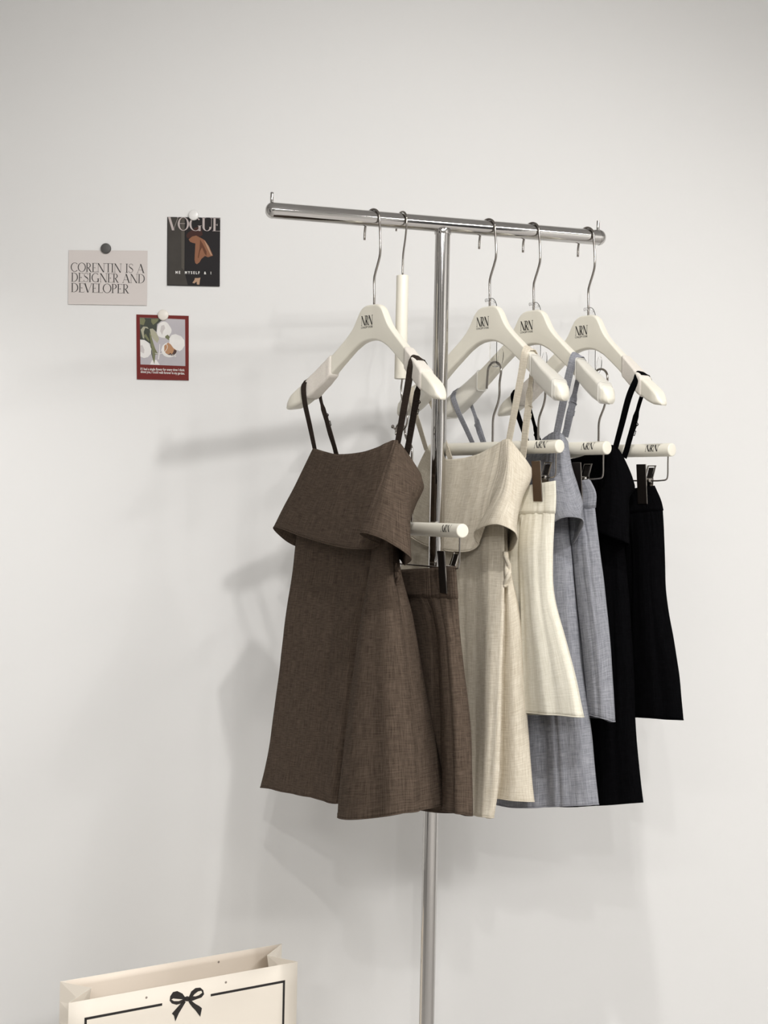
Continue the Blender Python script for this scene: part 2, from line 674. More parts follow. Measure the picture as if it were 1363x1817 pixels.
def sleeve(name, fr, u0, u1, grow, mat, parent, fat, tilt, n=28, capped=True, jitter=0.0, steps=14):
    V, Fc = [], []
    for i in range(steps + 1):
        u = u0 + (u1 - u0) * i / steps
        g = grow if 0 < i < steps else grow * .3
        if i in (0, steps):
            u += 0
        g += jitter * random.uniform(-1, 1)
        V += ring_pts(fr, u, g, fat, n, tilt=tilt)
    for i in range(steps):
        for k in range(n):
            k2 = (k + 1) % n
            Fc.append((i * n + k, i * n + k2, (i + 1) * n + k2, (i + 1) * n + k))
    if capped:
        Fc.append(tuple(range(n))[::-1])
        Fc.append(tuple(steps * n + k for k in range(n)))
    o = mesh(name, V, Fc, mat, parent)
    return sharp(o, 60)


def hook_path(fr, H, v=0.0):
    """wire hook: stem from 0 up, kink, ring of radius 19 around (-9, H)"""
    R0 = 18.5
    pts = [(0, -6), (0, 16), (-1, 46), (1, 54), (9, 74), (13, 88), (12, H - 25), (R0 - 9, H - 4)]
    P3 = [fr.w(u, v, z) for u, z in pts]
    for a in range(15, 200, 15):
        r = math.radians(a)
        P3.append(fr.w(-9 + R0 * math.cos(r), v, H + R0 * math.sin(r)))
    P3.append(fr.w(-9 - R0 - 1, v, H - 16))
    P3.append(fr.w(-9 - R0 - 1.5, v, H - 32))
    return spline(P3, 4)


def make_hanger(fr, kind, label, tilt=0.0):
    base = fr.w(0, 0, 0)
    t = thing('wooden_hanger', base, label, 'hanger', 'cream shoulder hangers on the rack')
    fat = 1.0 if kind == 'sleeve' else 0.0
    us = [-201, -200, -198, -195]
    u = -190
    while u <= 190:
        us.append(u)
        u += 2.5 if abs(u) < 70 else 5
    us += [195, 198, 200, 201]
    n = 32
    V, Fc = [], []
    for u in us:
        V += ring_pts(fr, u, 0, fat, n, tilt=tilt)
    for i in range(len(us) - 1):
        for k in range(n):
            k2 = (k + 1) % n
            Fc.append((i * n + k, i * n + k2, (i + 1) * n + k2, (i + 1) * n + k))
    Fc.append(tuple(range(n))[::-1])
    Fc.append(tuple((len(us) - 1) * n + k for k in range(n)))
    mesh('hanger_body', V, Fc, M['cream'], t)
    H = (1.8106 + BR) * 1000 - fr.C.z * 1000 - 18.5 + 2.4
    vv, ff = tube_data(hook_path(fr, H), 0.0021, 12)
    mesh('hook', vv, ff, M['wire'], t)
    for sgn in (-1, 1):
        if kind == 'foam':
            sleeve('grip_tape', fr, sgn * 96, sgn * 152, 2.2, M['foam'], t, fat, tilt, jitter=.25, steps=20)
        else:
            so = sleeve('shoulder_sleeve', fr, sgn * 118, sgn * 190, 1.7, M['silicone'], t, fat, tilt, steps=20)
            for uu in (118.5, 184):
                rp = ring_pts(fr, sgn * uu, 1.8, fat, 28, tilt=tilt)
                vv, ff = tube_data(rp + [rp[0]], .0010, 8, False)
                mesh('sleeve_ridge', vv, ff, M['silicone'], so)
    # printed mark
    polys, w = word('NRN', T=.17, t=.06, track=-.06)
    k = 30.0 / w
    vf = 15 / 2 + .35
    letters('printed_letters', polys, lambda a, b_: fr.w(-24 + a * k, vf + 24 * ((-24 + a * k) / 200) ** 2, -35.5 + b_ * 17), M['ink'], t)
    font_on('printed_line', 'CONCEPT STORE', lambda a, b_: fr.w(-24 + a, vf + 24 * ((-24 + a) / 200) ** 2, -40.5 + b_), 30, 3.4, M['ink'], t, bold=.01)
    return t


def CF(hx, cx, cy, dz=0.0, deg=48.0, bow=0.0):
    """hanger frame whose plane crosses the bar 9 mm left of its centre"""
    lo, hi = 2.3, 2.75
    for _ in range(40):
        Y = (lo + hi) / 2
        f = Frame(P(cx, cy, Y), deg)
        u = cross_u(f)
        if u < -9:
            lo = Y
        else:
            hi = Y
    return f


def cross_u(f):
    d = bd.x * f.U.y - bd.y * f.U.x
    w_ = f.C - BA
    # BA + t bd = C + u U
    return -(w_.x * bd.y - w_.y * bd.x) / (f.U.x * bd.y - f.U.y * bd.x) * 1000


FB = CF(655, 664, 541)
FE = CF(873, 869, 544, deg=47.75)
FG = CF(954, 947, 551)
FK = CF(1060, 1044, 560, deg=51)
make_hanger(FB, 'foam', 'cream shoulder hanger with foam tape, holding the brown dress, leftmost hanger')
make_hanger(FE, 'sleeve', 'cream shoulder hanger with milky end sleeves, just right of the pole, holding the beige dress', tilt=.030)
make_hanger(FG, 'sleeve', 'cream shoulder hanger with milky end sleeves, holding the grey dress', tilt=.030)
make_hanger(FK, 'foam', 'cream shoulder hanger with foam tape holding the black dress, rightmost hanger', tilt=.006)

# ------------------------------------------------------------------ extender with white cylinder
FX = CF(0, 714.5, 489, deg=58)
t = thing('hanger_extender', FX.C, 'white cylindrical hanger extender with steel hooks left of the pole', 'hanger extender')
rod('cylinder', FX.w(0, 0, -181), FX.w(0, 0, 0), 0.0108, M['cream'], t, 40, 0.0012)
H = (1.8106 + BR) * 1000 - FX.C.z * 1000 - 17.0 + 2.1
R0 = 17.0
pts = [(0, 0, -5), (0, 0, 30), (1, 0, 40), (6, 0, 62), (9, 0, 80), (R0 - 7, 0, H - 6)]
P3 = [FX.w(*p) for p in pts]
for a in range(15, 200, 15):
    r = math.radians(a)
    P3.append(FX.w(-7 + R0 * math.cos(r), 0, H + R0 * math.sin(r)))
P3.append(FX.w(-7 - R0, 0, H - 14))
vv, ff = tube_data(spline(P3, 4), 0.0017, 12)
mesh('top_hook', vv, ff, M['wire'], t)
P3 = [FX.px(714, 672, 0), FX.px(712, 690, 0), FX.px(714, 710, 0), FX.px(721, 728, 0), FX.px(723, 745, 0), FX.px(720, 757, 0), FX.px(713, 764, 0), FX.px(704, 764, 0), FX.px(697, 757, 0)]
vv, ff = tube_data(spline(P3, 5), 0.0017, 12)
lo_hook = mesh('bottom_hook', vv, ff, M['wire'], t)
vv, ff = tube_data([FX.px(697, 757, 0) + Vector((0, 0, .0035 * math.cos(math.pi * k / 8))) for k in range(9)], [max(.0003, .0032 * math.sin(math.pi * k / 8)) for k in range(9)], 14)
mesh('ball_tip', vv, ff, M['wire'], t)


# ------------------------------------------------------------------ clear connectors
def make_connector(fr, label, ulow=-2):
    t = thing('clear_connector', fr.w(0, -14, 0), label, 'hanger connector', 'clear plastic hanger connectors')
    # ribbon path in v,z ; half width w in u
    path = [(6, 9, 4), (3.5, 13, 6), (-3, 14, 7), (-9, 9, 7.5), (-13.5, -4, 8), (-14, -30, 8), (-14, -70, 8), (-14.5, -92, 8), (-17, -101, 7), (-23, -105, 6.5), (-29, -101, 6), (-33, -92, 6), (-34.5, -80, 5.5), (-35, -72, 3)]
    th = .8
    V, Fc = [], []
    sp = spline([Vector(p) for p in path], 3)
    for i, p in enumerate(sp):
        a, b_ = sp[max(i - 1, 0)], sp[min(i + 1, len(sp) - 1)]
        d = Vector((b_.x - a.x, b_.y - a.y)).normalized()
        nx, nz = -d.y, d.x
        for (su, sn) in ((-1, -1), (1, -1), (1, 1), (-1, 1)):
            V.append(fr.w(ulow + su * p.z, p.x + nx * th * sn, p.y + nz * th * sn))
    n = len(sp)
    for i in range(n - 1):
        for k in range(4):
            k2 = (k + 1) % 4
            Fc.append((i * 4 + k, i * 4 + k2, (i + 1) * 4 + k2, (i + 1) * 4 + k))
    Fc.append((3, 2, 1, 0))
    Fc.append(((n - 1) * 4, (n - 1) * 4 + 1, (n - 1) * 4 + 2, (n - 1) * 4 + 3))
    o = mesh('strip', V, Fc, M['clear'], t, False)
    # ring round the hook's stem
    pts = [fr.w(9 * math.cos(a), 7 * math.sin(a) - 1, 8 + 2 * math.sin(a)) for a in [2 * math.pi * k / 24 for k in range(25)]]
    vv, ff = tube_data(pts, 0.0011, 8, False)
    mesh('ring', vv, ff, M['clear'], t)
    return t


make_connector(FE, 'clear plastic connector on the stem of the beige dress hanger')
make_connector(FG, 'clear plastic connector on the stem of the grey dress hanger')
make_connector(FK, 'clear plastic connector on the stem of the black dress hanger')


# ------------------------------------------------------------------ skirt hangers
def rbox(fr, u0, u1, v0, v1, z0, z1, lean=0.0):
    c = []
    for z in (z0, z1):
        for (u, v) in ((u0, v0), (u1, v0), (u1, v1), (u0, v1)):
            c.append(fr.w(u, v + lean * (z - z0), z))
    f = [(0, 3, 2, 1), (4, 5, 6, 7), (0, 1, 5, 4), (1, 2, 6, 5), (2, 3, 7, 6), (3, 0, 4, 7)]
    return c, f


def make_skirt_hanger(fr, hook_h, hook_r, label, drop=53, half=165, pad='clipdark', clip_u=124, hookpts=None):
    t = thing('skirt_hanger', fr.C, label, 'skirt hanger', 'cream bar skirt hangers with clips')
    rod('bar', fr.w(-half, 0, 0), fr.w(half, 0, 0), 0.0117, M['cream'], t, 48, 0.0022)
    if hookpts is None:
        H = hook_h - hook_r
        pts = [(0, 5), (0, 30), (0, 50), (2, 60), (12, 82), (15, 95), (15, H - 20), (hook_r + 1, H - 3)]
        P3 = [fr.w(u, 0, z) for u, z in pts]
        for a in range(15, 190, 15):
            r = math.radians(a)
            P3.append(fr.w(1 + hook_r * math.cos(r), 0, H + hook_r * math.sin(r)))
        P3.append(fr.w(-hook_r, 0, H - 14))
        P3.append(fr.w(-hook_r - 1, 0, H - 30))
    else:
        P3 = hookpts
    vv, ff = tube_data(spline(P3, 5), 0.0021, 12)
    mesh('hook', vv, ff, M['wire'], t)
    e = half - 9
    pts = [fr.w(-e, 0, -9), fr.w(-e, 0, -25), fr.w(-e, 0, -drop + 8), fr.w(-e + 2, 0, -drop + 2), fr.w(-e + 8, 0, -drop), fr.w(-40, 0, -drop), fr.w(40, 0, -drop), fr.w(e - 8, 0, -drop), fr.w(e - 2, 0, -drop + 2), fr.w(e, 0, -drop + 8), fr.w(e, 0, -25), fr.w(e, 0, -9)]
    vv, ff = tube_data(spline(pts, 5), 0.0014, 10)
    mesh('wire_rail', vv, ff, M['wire'], t)
    for u in (-clip_u, clip_u):
        fp = mesh('clip', *rbox(fr, u - 10, u + 10, 7, 9, -drop - 42, -drop + 28, .10), M['wire'], t, False)
        bevel(fp, .0005, 2)
        mesh('clip_pad', *rbox(fr, u - 9.6, u + 9.6, 9.2, 10.4, -drop - 41.5, -drop + 27.5, .10), M[pad], fp, False)
        # rear jaw with an open handle frame
        a = merge(rbox(fr, u - 9, u + 9, -8, -6.5, -drop - 40, -drop + 4, -.02),
                  rbox(fr, u - 9, u - 7, -8, -6, -drop + 4, -drop + 26, -.35),
                  rbox(fr, u + 7, u + 9, -8, -6, -drop + 4, -drop + 26, -.35),
                  rbox(fr, u - 9, u + 9, -15.7, -13.7, -drop + 25, -drop + 27, -.35))
        rj = mesh('rear_jaw', a[0], a[1], M['wire'], fp, False)
        b_ = mesh('rear_pad', *rbox(fr, u - 5, u + 5, -8.5, -6.5, -drop + 3, -drop + 23, -.32), M['clipdark'], fp, False)
        vv, ff = tube_data([fr.w(u - 11, 0, -drop), fr.w(u - 5, 0, -drop), fr.w(u + 5, 0, -drop), fr.w(u + 11, 0, -drop)], .0042, 14)
        mesh('spring', vv, ff, M['wire'], fp)
    polys, w = word('NRN', T=.17, t=.06, track=-.06)
    polys = finer(polys)
    k = 28.0 / w

    def fn(a, b_):
        an = math.radians(18) + (b_ - .5) * 13 / 11.9
        return fr.w(half - 50 + a * k + (b_ - .5) * 2, 11.95 * math.cos(an), 11.95 * math.sin(an))
    letters('printed_letters', polys, fn, M['ink'], t)
    return t


def SK(main, px, py, deg, v=-24):
    """skirt hanger frame: centre at pixel column px on the connector's plane"""
    p = main.px(px, py, v)
    return Frame(p, deg)


SE = SK(FE, 874, 790, 50)
SG = SK(FG, 955, 790, 50)
SB_K = SK(FK, 1062, 790, 48)
for s_ in (SE, SG, SB_K):
    s_.C.z = 1.4185
hh = (FE.C.z - .101 + .0027) - 1.4185
make_skirt_hanger(SE, hh * 1000 + 2, 17, 'cream skirt hanger bar right of the beige dress, holding the cream skirt', pad='clipbrown')
hh = (FG.C.z - .101 + .0027) - 1.4185
make_skirt_hanger(SG, hh * 1000 + 2, 17, 'cream skirt hanger bar holding the grey skirt, between the cream and black skirts', clip_u=108)
hh = (FK.C.z - .101 + .0027) - 1.4185
make_skirt_hanger(SB_K, hh * 1000 + 2, 17, 'cream skirt hanger bar holding the black skirt, rightmost bar', clip_u=110)
SBr = Frame(FX.px(731, 938, -4), 61)
SBr.C.z = 1.272
hp = [SBr.w(0, 0, 4), SBr.w(0, 0, 60), SBr.px(731, 820, 0), SBr.px(731, 800, 0), SBr.px(730, 792, 0), SBr.px(722, 779, 2), SBr.px(719, 770, 3), SBr.px(718, 760, 4), SBr.px(713, 752, 4), SBr.px(706, 754, 4), SBr.px(703, 762, 4), SBr.px(703, 772, 4)]
make_skirt_hanger(SBr, 0, 0, 'cream skirt hanger bar in front of the pole, holding the brown skirt, lowest bar', drop=62, hookpts=hp)


# ------------------------------------------------------------------ cloth surfaces
def cloth(name, fr, rows, mat, parent, per=9, vper=9, wr=1.2, folds=0.0, seed=0, thick=0.0011, closed=True, fold_top=0.0, seams=()):
    """rows: lists of (px, py, v mm) control points of one closed loop each, top row first"""
    W = [[fr.px(*p) for p in r] for r in rows]
    nc = len(W[0])
    cols = [spline([W[i][j] for i in range(len(W))], vper) for j in range(nc)]
    nr = len(cols[0])
    V, UV = [], []
    n = None
    off = Vector((seed * 7.3, seed * 3.1, seed * 1.7))
    for i in range(nr):
        ring = spline([cols[j][i] for j in range(nc)], per, closed)
        n = len(ring)
        g = i / (nr - 1)
        acc = 0.0
        base = len(V)
        for k, p in enumerate(ring):
            ku = k / n
            if k:
                acc += (p - ring[k - 1]).length
            ang = 2 * math.pi * ku
            # vertical soft folds plus small creases
            q1 = Vector((math.cos(ang) * 3.2, math.sin(ang) * 3.2, p.z * 1.3)) + off
            q2 = Vector((math.cos(ang) * 9, math.sin(ang) * 9, p.z * 5)) + off
            q3 = Vector((math.cos(ang) * 5, math.sin(ang) * 5, p.z * 22)) + off
            d = noise.noise(q1) * folds * (fold_top + (1 - fold_top) * g) + noise.noise(q2) * wr + noise.noise(q3) * wr * .4
            for sj in seams:
                e_ = abs(k - sj * per)
                if e_ < 2:
                    d -= 3.2 if e_ < .5 else (1.3 if e_ < 1.5 else 0)
            a, b_ = ring[(k - 1) % n], ring[(k + 1) % n]
            tn = b_ - a
            nn = Vector((tn.y, -tn.x, 0))
            if nn.length > 1e-7:
                nn.normalize()
            V.append(p + nn * (d * .001))
            UV.append([acc, p.z])
        # keep thread density even down the garment
    m_ = n
    # column-wise average arclength for straight grain
    avg = [sum(UV[i * m_ + k][0] for i in range(nr)) / nr for k in range(m_)]
    total = avg[-1] + (avg[1] - avg[0])
    Fc, lu = [], []
    lim = m_ if closed else m_ - 1
    for i in range(nr - 1):
        for k in range(lim):
            k2 = (k + 1) % m_
            Fc.append((i * m_ + k, (i + 1) * m_ + k, (i + 1) * m_ + k2, i * m_ + k2))
            ua = avg[k]
            ub = avg[k2] if k2 else total
            z = lambda ii, kk: V[ii * m_ + kk].z
            # row height uses the mean height so the weave follows the hem
            za = sum(V[i * m_ + q].z for q in (0, m_ // 3)) / 2
            zb = sum(V[(i + 1) * m_ + q].z for q in (0, m_ // 3)) / 2
            lu += [(ua, za), (ua, zb), (ub, zb), (ub, za)]
    me = bpy.data.meshes.new(name)
    me.from_pydata([tuple(v) for v in V], [], Fc)
    lay = me.uv_layers.new(name='UVMap')
    for p in me.polygons:
        for c, li in enumerate(p.loop_indices):
            lay.data[li].uv = lu[p.index * 4 + c]
    me.update()
    o = link(name, me, mat, parent)
    s = o.modifiers.new('thickness', 'SOLIDIFY')
    s.thickness = thick
    s.offset = 0
    o['rows'] = nr
    del o['rows']
    return o, V, m_, nr


def hem_line(V, m_, nr, row, r, mat, parent, name='hem'):
    ring = [V[row * m_ + k] for k in range(m_)]
    ring.append(ring[0])
    vv, ff = tube_data(ring, r, 8, False)
    n = len(vv)
    uvs = [(i / 8 * .004, (i % 8) * .001) for i in range(n)]
    return mesh(name, vv, ff, mat, parent, uvs=uvs)


def strap(fr, u_over, front, back, mat, parent, w=7.5, fat=0.0, tilt=0.0, th=1.2, adj=0.0, slack=0.0, uback=None):
    zt, zb, t_, b_ = arm(u_over, fat)
    zt += tilt * u_over
    g = 3.3
    slope = (arm(u_over + 4, fat)[0] - arm(u_over - 4, fat)[0]) / 8 + tilt
    pts = [fr.px(*front)]
    A = fr.w(u_over, b_ + t_ / 2 + g, zt - 9)
    ub = u_over if uback is None else uback
    B = fr.w(u_over, b_ - t_ / 2 - g, zt - 9)
    f0 = pts[0]
    uf = (f0 - fr.C).dot(fr.U) * 1000
    zf = (f0.z - fr.C.z) * 1000
    q_ = (zt - zb + 2) / (zt - zf)
    A2 = fr.w(u_over + (uf - u_over) * q_, b_ + t_ / 2 + g * .7, zb - 2)
    pts.append(f0.lerp(A2, .45))
    pts += [A2, A, fr.w(u_over, b_ + t_ / 2 - .5, zt - 1.5), fr.w(u_over, b_ + t_ / 2 - 4, zt + g * .8), fr.w(u_over, b_, zt + g), fr.w(u_over, b_ - t_ / 2 + 4, zt + g * .8), fr.w(u_over, b_ - t_ / 2 + .5, zt - 1.5), B]
    e = fr.px(*back)
    ue = (e - fr.C).dot(fr.U) * 1000
    B2 = fr.w(u_over + (ue - u_over) * q_, b_ - t_ / 2 - g * .7, zb - 2)
    pts.append(B2)
    pts.append(B2.lerp(e, .5))
    pts.append(e)
    sp = spline(pts, 6)
    V, UV = [], []
    n = len(sp)
    acc = 0
    for i, p in enumerate(sp):
        a, c = sp[max(i - 1, 0)], sp[min(i + 1, n - 1)]
        d = (c - a).normalized()
        across = abs(d.dot(fr.N))
        sb = fr.U + Vector((0, 0, slope * min(1, across * 1.3) * (1 if 12 < i < n - 12 else 0)))
        side = (sb - d * sb.dot(d)).normalized()
        wl = w
        if adj:
            e_b = (len(pts) - 4) * 6
            if i > e_b:
                q_ = (i - e_b) / (n - 1 - e_b)
                wl = w * (1 - .38 * min(1, q_ * 4)) if q_ < adj else w * .95
        tw = math.sin(i / n * math.pi * 2) * .25
        nn = d.cross(side)
        side = (side * math.cos(tw) + nn * math.sin(tw)).normalized()
        nn = d.cross(side)
        if i:
            acc += (p - sp[i - 1]).length
        for (sx, sn) in ((-1, -.6), (-.8, -1), (.8, -1), (1, -.6), (1, .6), (.8, 1), (-.8, 1), (-1, .6)):
            V.append(p + side * (sx * wl / 2000) + nn * (sn * th / 2000))
            UV.append((sx * w / 2000, acc))
    Fc = []
    for i in range(n - 1):
        for k in range(8):
            k2 = (k + 1) % 8
            Fc.append((i * 8 + k, i * 8 + k2, (i + 1) * 8 + k2, (i + 1) * 8 + k))
    Fc.append(tuple(range(8))[::-1])
    Fc.append(tuple((n - 1) * 8 + k for k in range(8)))
    o = mesh('strap', V, Fc, mat, parent, uvs=UV)
    sharp(o, 60)
    if adj:
        # doubled lower strap with slider and ring
        c = B.lerp(e, adj)
        d = (e - B).normalized()
        side = (fr.U - d * fr.U.dot(d)).normalized()
        nn = d.cross(side)
        rr = []
        for k in range(17):
            a = 2 * math.pi * k / 16
            rr.append(c + side * (math.cos(a) * (w / 2000 + .0015)) + d * (math.sin(a) * .0032) + nn * .0008)
        vv, ff = tube_data(rr, .0009, 8, False)
        mesh('adjuster_ring', vv, ff, mat, o, uvs=[(0, 0)] * len(vv))
        rr = []
        c2 = c + d * .016
        for (a, b2) in ((-1, -1), (1, -1), (1, 1), (-1, 1), (-1, -1)):
            rr.append(c2 + side * (a * (w / 2000 + .0012)) + d * (b2 * .004) + nn * .0006)
        vv, ff = tube_data(rr, .0009, 8, False)
        mesh('slider', vv, ff, mat, o, uvs=[(0, 0)] * len(vv))
        # second layer of webbing below the ring
        V2, U2, F2 = [], [], []
        a0, a1 = c, e
        for k in range(9):
            g2 = k / 8
            p = a0.lerp(a1, g2) + nn * (.0022 * math.sin(math.pi * min(1, g2 * 1.3)) + .0014) + side * (.0012 * math.sin(g2 * 3))
            for (sx, sn) in ((-1, -1), (1, -1), (1, 1), (-1, 1)):
                V2.append(p + side * (sx * w / 2000) + nn * (sn * th / 2200))
                U2.append((sx * w / 2000, g2 * .05))
        for i in range(8):
            for k in range(4):
                k2 = (k + 1) % 4
                F2.append((i * 4 + k, i * 4 + k2, (i + 1) * 4 + k2, (i + 1) * 4 + k))
        mesh('strap_tail', V2, F2, mat, o, False, uvs=U2)
    return o


def near_edge_row(L, E, S, R, yl, yf, ye, ys, yr, k=1.0, kb=1.0, low=0.0):
    """a loop whose right part folds over in front of its left part (edge at E)"""
    return [(L, yl, 8 * k), (L + .30 * (E - L), yl + .30 * (yf - yl), 30 * k), (L + .62 * (E - L), yl + .62 * (yf - yl), 46 * k), (E - 8, yf, 58 * k),
            (E + 18, yf, 40 * k), (E + 8, (yf + ye) / 2, 70 * k), (E, ye, 100 * k), (E + .35 * (S - E), ye + .35 * (ys - ye) + low, 112 * k), (E + .75 * (S - E), ye + .75 * (ys - ye) + low * .4, 98 * k), (S, ys, 66 * k),
            (R, yr, 0), (R - 18, yr - 4, -45 * kb), ((L + R) / 2 + 15, (yl + yr) / 2 - 4, -55 * kb), (L + 22, yl + 2, -34 * kb)]


def far_edge_row(L, V0, Pk, E, R, yl, yv, ye, ys, yr, k=1.0, kb=1.0):
    """a loop whose front part folds over its right part (edge at E, seen from the front)"""
    return [(L, yl, 6 * k), (L + .35 * (V0 - L), yl + .35 * (yv - yl), 34 * k), (L + .72 * (V0 - L), yl + .72 * (yv - yl), 42 * k), (V0, yv, 36 * k),
            (V0 + .5 * (Pk - V0), yv + .4 * (ye - yv), 48 * k), (Pk, (yv + ye) / 2 + (ye - yv) * .4, 66 * k), (E, ye, 56 * k), (E - 9, ye - 2, 38 * k), (E - 2, ys, 27 * k), (E + .5 * (R - E), ys, 24 * k),
            (R, yr, 2), (R - 14, yr - 3, -22 * kb), ((L + R) / 2, (yl + yr) / 2 - 6, -30 * kb), (L + 20, yl + 2, -20 * kb)]


def orow(L, R, yl, yr, k):
    """plain flat oval loop, fold control points spread evenly"""
    out = []
    fx = [0, .28, .58, .66, .68, .70, .79, .88, .95, 1.0, .93, .70, .40, .10]
    fv = [0, 11, 13, 13, 13, 13, 12, 10, 7, 0, -8, -13, -14, -8]
    for a, v in zip(fx, fv):
        out.append((L + a * (R - L), yl + a * (yr - yl), v * k))
    return out


def drow(L, R, yl, ym, yr, k):
    """dress body loop without overlaps: left, middle and right heights"""
    fx = [0, .16, .32, .46, .58, .68, .77, .86, .94, 1.0, .93, .70, .40, .10]
    fv = [2, 34, 40, 34, 44, 36, 46, 36, 24, 2, -14, -22, -24, -14]
    out = []
    for a, v in zip(fx, fv):
        y = yl + (ym - yl) * a / .5 if a < .5 else ym + (yr - ym) * (a - .5) / .5
        out.append((L + a * (R - L), y, v * k))
    return out


# ---- brown dress
bm_ = thing('cami_dress', FB.C, 'brown linen cami dress with ruffle top and thin straps, leftmost on the rack', 'dress', 'linen cami dresses on the rack')
fl_rows = [
    [(556, 797, 5), (600, 806, 28), (655, 799, 38), (688, 785, 33), (697, 781, 30), (699, 781, 31), (701, 781, 32), (704, 781, 30), (709, 785, 24), (748, 845, -8), (738, 856, -35), (680, 850, -40), (610, 835, -30), (575, 812, -15)],
    [(539, 832, 8), (585, 843, 32), (640, 843, 44), (675, 836, 47), (696, 832, 36), (689, 828, 50), (686, 822, 60), (696, 826, 60), (711, 832, 46), (750, 860, -2), (738, 870, -35), (675, 870, -42), (605, 860, -34), (560, 847, -15)],
    [(521, 868, 10), (570, 880, 36), (625, 885, 50), (665, 886, 58), (692, 882, 40), (680, 874, 66), (670, 866, 88), (688, 876, 88), (714, 886, 68), (738, 890, 15), (728, 896, -30), (665, 890, -45), (598, 885, -40), (545, 880, -18)],
    [(502, 904, 10), (553, 917, 38), (612, 930, 56), (658, 934, 66), (684, 928, 46), (667, 918, 78), (653, 906, 106), (682, 914, 106), (718, 934, 84), (728, 925, 25), (716, 930, -30), (650, 930, -48), (580, 925, -43), (528, 920, -16)],
    [(485, 937, 10), (540, 953, 40), (600, 970, 60), (650, 973, 72), (676, 968, 50), (655, 957, 88), (638, 945, 122), (676, 954, 120), (724, 984, 94), (718, 1002, 40), (700, 985, -30), (640, 978, -52), (560, 978, -45), (512, 962, -12)],
]
o, V, m_, nr = cloth('ruffle', FB, fl_rows, M['brown'], bm_, wr=1.6, folds=3, seed=1)
hem_line(V, m_, nr, nr - 1, .0011, M['brown'], o)
body = [
    near_edge_row(545, 668, 697, 702, 840, 845, 845, 845, 840, .30, .5),
    near_edge_row(530, 664, 699, 703, 930, 936, 936, 936, 930, .42, .6),
    near_edge_row(521, 655, 702, 708, 1010, 1014, 1014, 1014, 1008, .55, .6),
    near_edge_row(508, 640, 714, 728, 1090, 1096, 1096, 1094, 1090, .68, .7),
    near_edge_row(497, 628, 725, 744, 1185, 1192, 1192, 1190, 1185, .8, .85),
    near_edge_row(484, 617, 735, 760, 1280, 1292, 1292, 1290, 1280, .9, 1),
    near_edge_row(471, 606, 744, 775, 1365, 1382, 1392, 1382, 1368, 1, 1.1),
    near_edge_row(464, 601, 748, 783, 1397, 1424, 1450, 1438, 1426, 1.03, 1.15, 6),
]
o, V, m_, nr = cloth('skirt_panel', FB, body, M['brown'], bm_, vper=12, wr=1.6, folds=15, seed=2, seams=(2, 9))
hem_line(V, m_, nr, nr - 1, .0012, M['brown'], o)
strap(FB, -152, (559, 799, 6), (598, 808, -24), M['brownband'], bm_, 11, adj=.42)
strap(FB, 124, (706, 785, 27), (722, 806, -6), M['brownband'], bm_, 14, adj=.40)


def gather(fr, px, py, v, mat, parent, s=1.0):
    """little gathered waist tie: two short twisted cords and a knot"""
    D = []
    for (dx, ph) in ((-3, 0), (3, 2.2), (0, 4)):
        pts = [fr.px(px + dx * s * math.cos(k * .9 + ph), py - 18 * s + k * 5.2 * s, v + 3 * math.sin(k * .9 + ph)) for k in range(9)]
        r = [.0016 * s + .0012 * s * math.sin(math.pi * k / 8) for k in range(9)]
        sp = spline(pts, 3)
        rr = [r[min(8, i // 3)] for i in range(len(sp))]
        D.append(tube_data(sp, rr, 10))
    vv, ff = merge(*D)
    return mesh('waist_tie', vv, ff, mat, parent, uvs=[(v_.x, v_.z) for v_ in vv])


gather(FB, 706, 1016, 44, M['brown'], bm_, .9)

# ---- beige dress
be = thing('cami_dress', FE.C, 'beige linen cami dress with ruffle top hanging right behind the pole', 'dress', 'linen cami dresses on the rack')
fl_rows = [
    [(757, 796, 5), (790, 814, 20), (845, 807, 28), (880, 789, 26), (893, 781, 26), (898, 779, 27), (902, 779, 27), (906, 781, 25), (912, 788, 20), (944, 834, -6), (934, 844, -18), (880, 840, -20), (815, 828, -18), (775, 812, -10)],
    [(742, 826, 6), (785, 848, 26), (838, 848, 36), (868, 840, 36), (886, 832, 34), (894, 826, 38), (899, 824, 40), (907, 828, 38), (915, 838, 30), (941, 852, -2), (928, 862, -18), (872, 860, -20), (805, 850, -18), (762, 840, -10)],
    [(731, 862, 8), (775, 888, 30), (826, 892, 42), (856, 886, 44), (872, 878, 42), (880, 872, 48), (888, 870, 54), (902, 878, 54), (914, 888, 44), (928, 882, 4), (914, 886, -18), (862, 884, -20), (795, 876, -18), (750, 872, -10)],
    [(718, 900, 8), (762, 928, 32), (815, 938, 46), (848, 936, 46), (862, 928, 42), (860, 916, 56), (868, 906, 68), (890, 908, 72), (910, 922, 58), (918, 918, 14), (905, 920, -18), (852, 916, -20), (785, 912, -18), (738, 908, -10)],
    [(700, 932, 8), (748, 964, 34), (800, 978, 48), (836, 976, 46), (849, 966, 40), (842, 950, 58), (851, 937, 76), (884, 930, 84), (914, 944, 68), (909, 975, 22), (893, 975, -16), (842, 955, -20), (775, 956, -20), (722, 952, -10)],
]
o, V, m_, nr = cloth('ruffle', FE, fl_rows, M['beige'], be, wr=1.6, folds=3, seed=3)
hem_line(V, m_, nr, nr - 1, .0011, M['beige'], o)
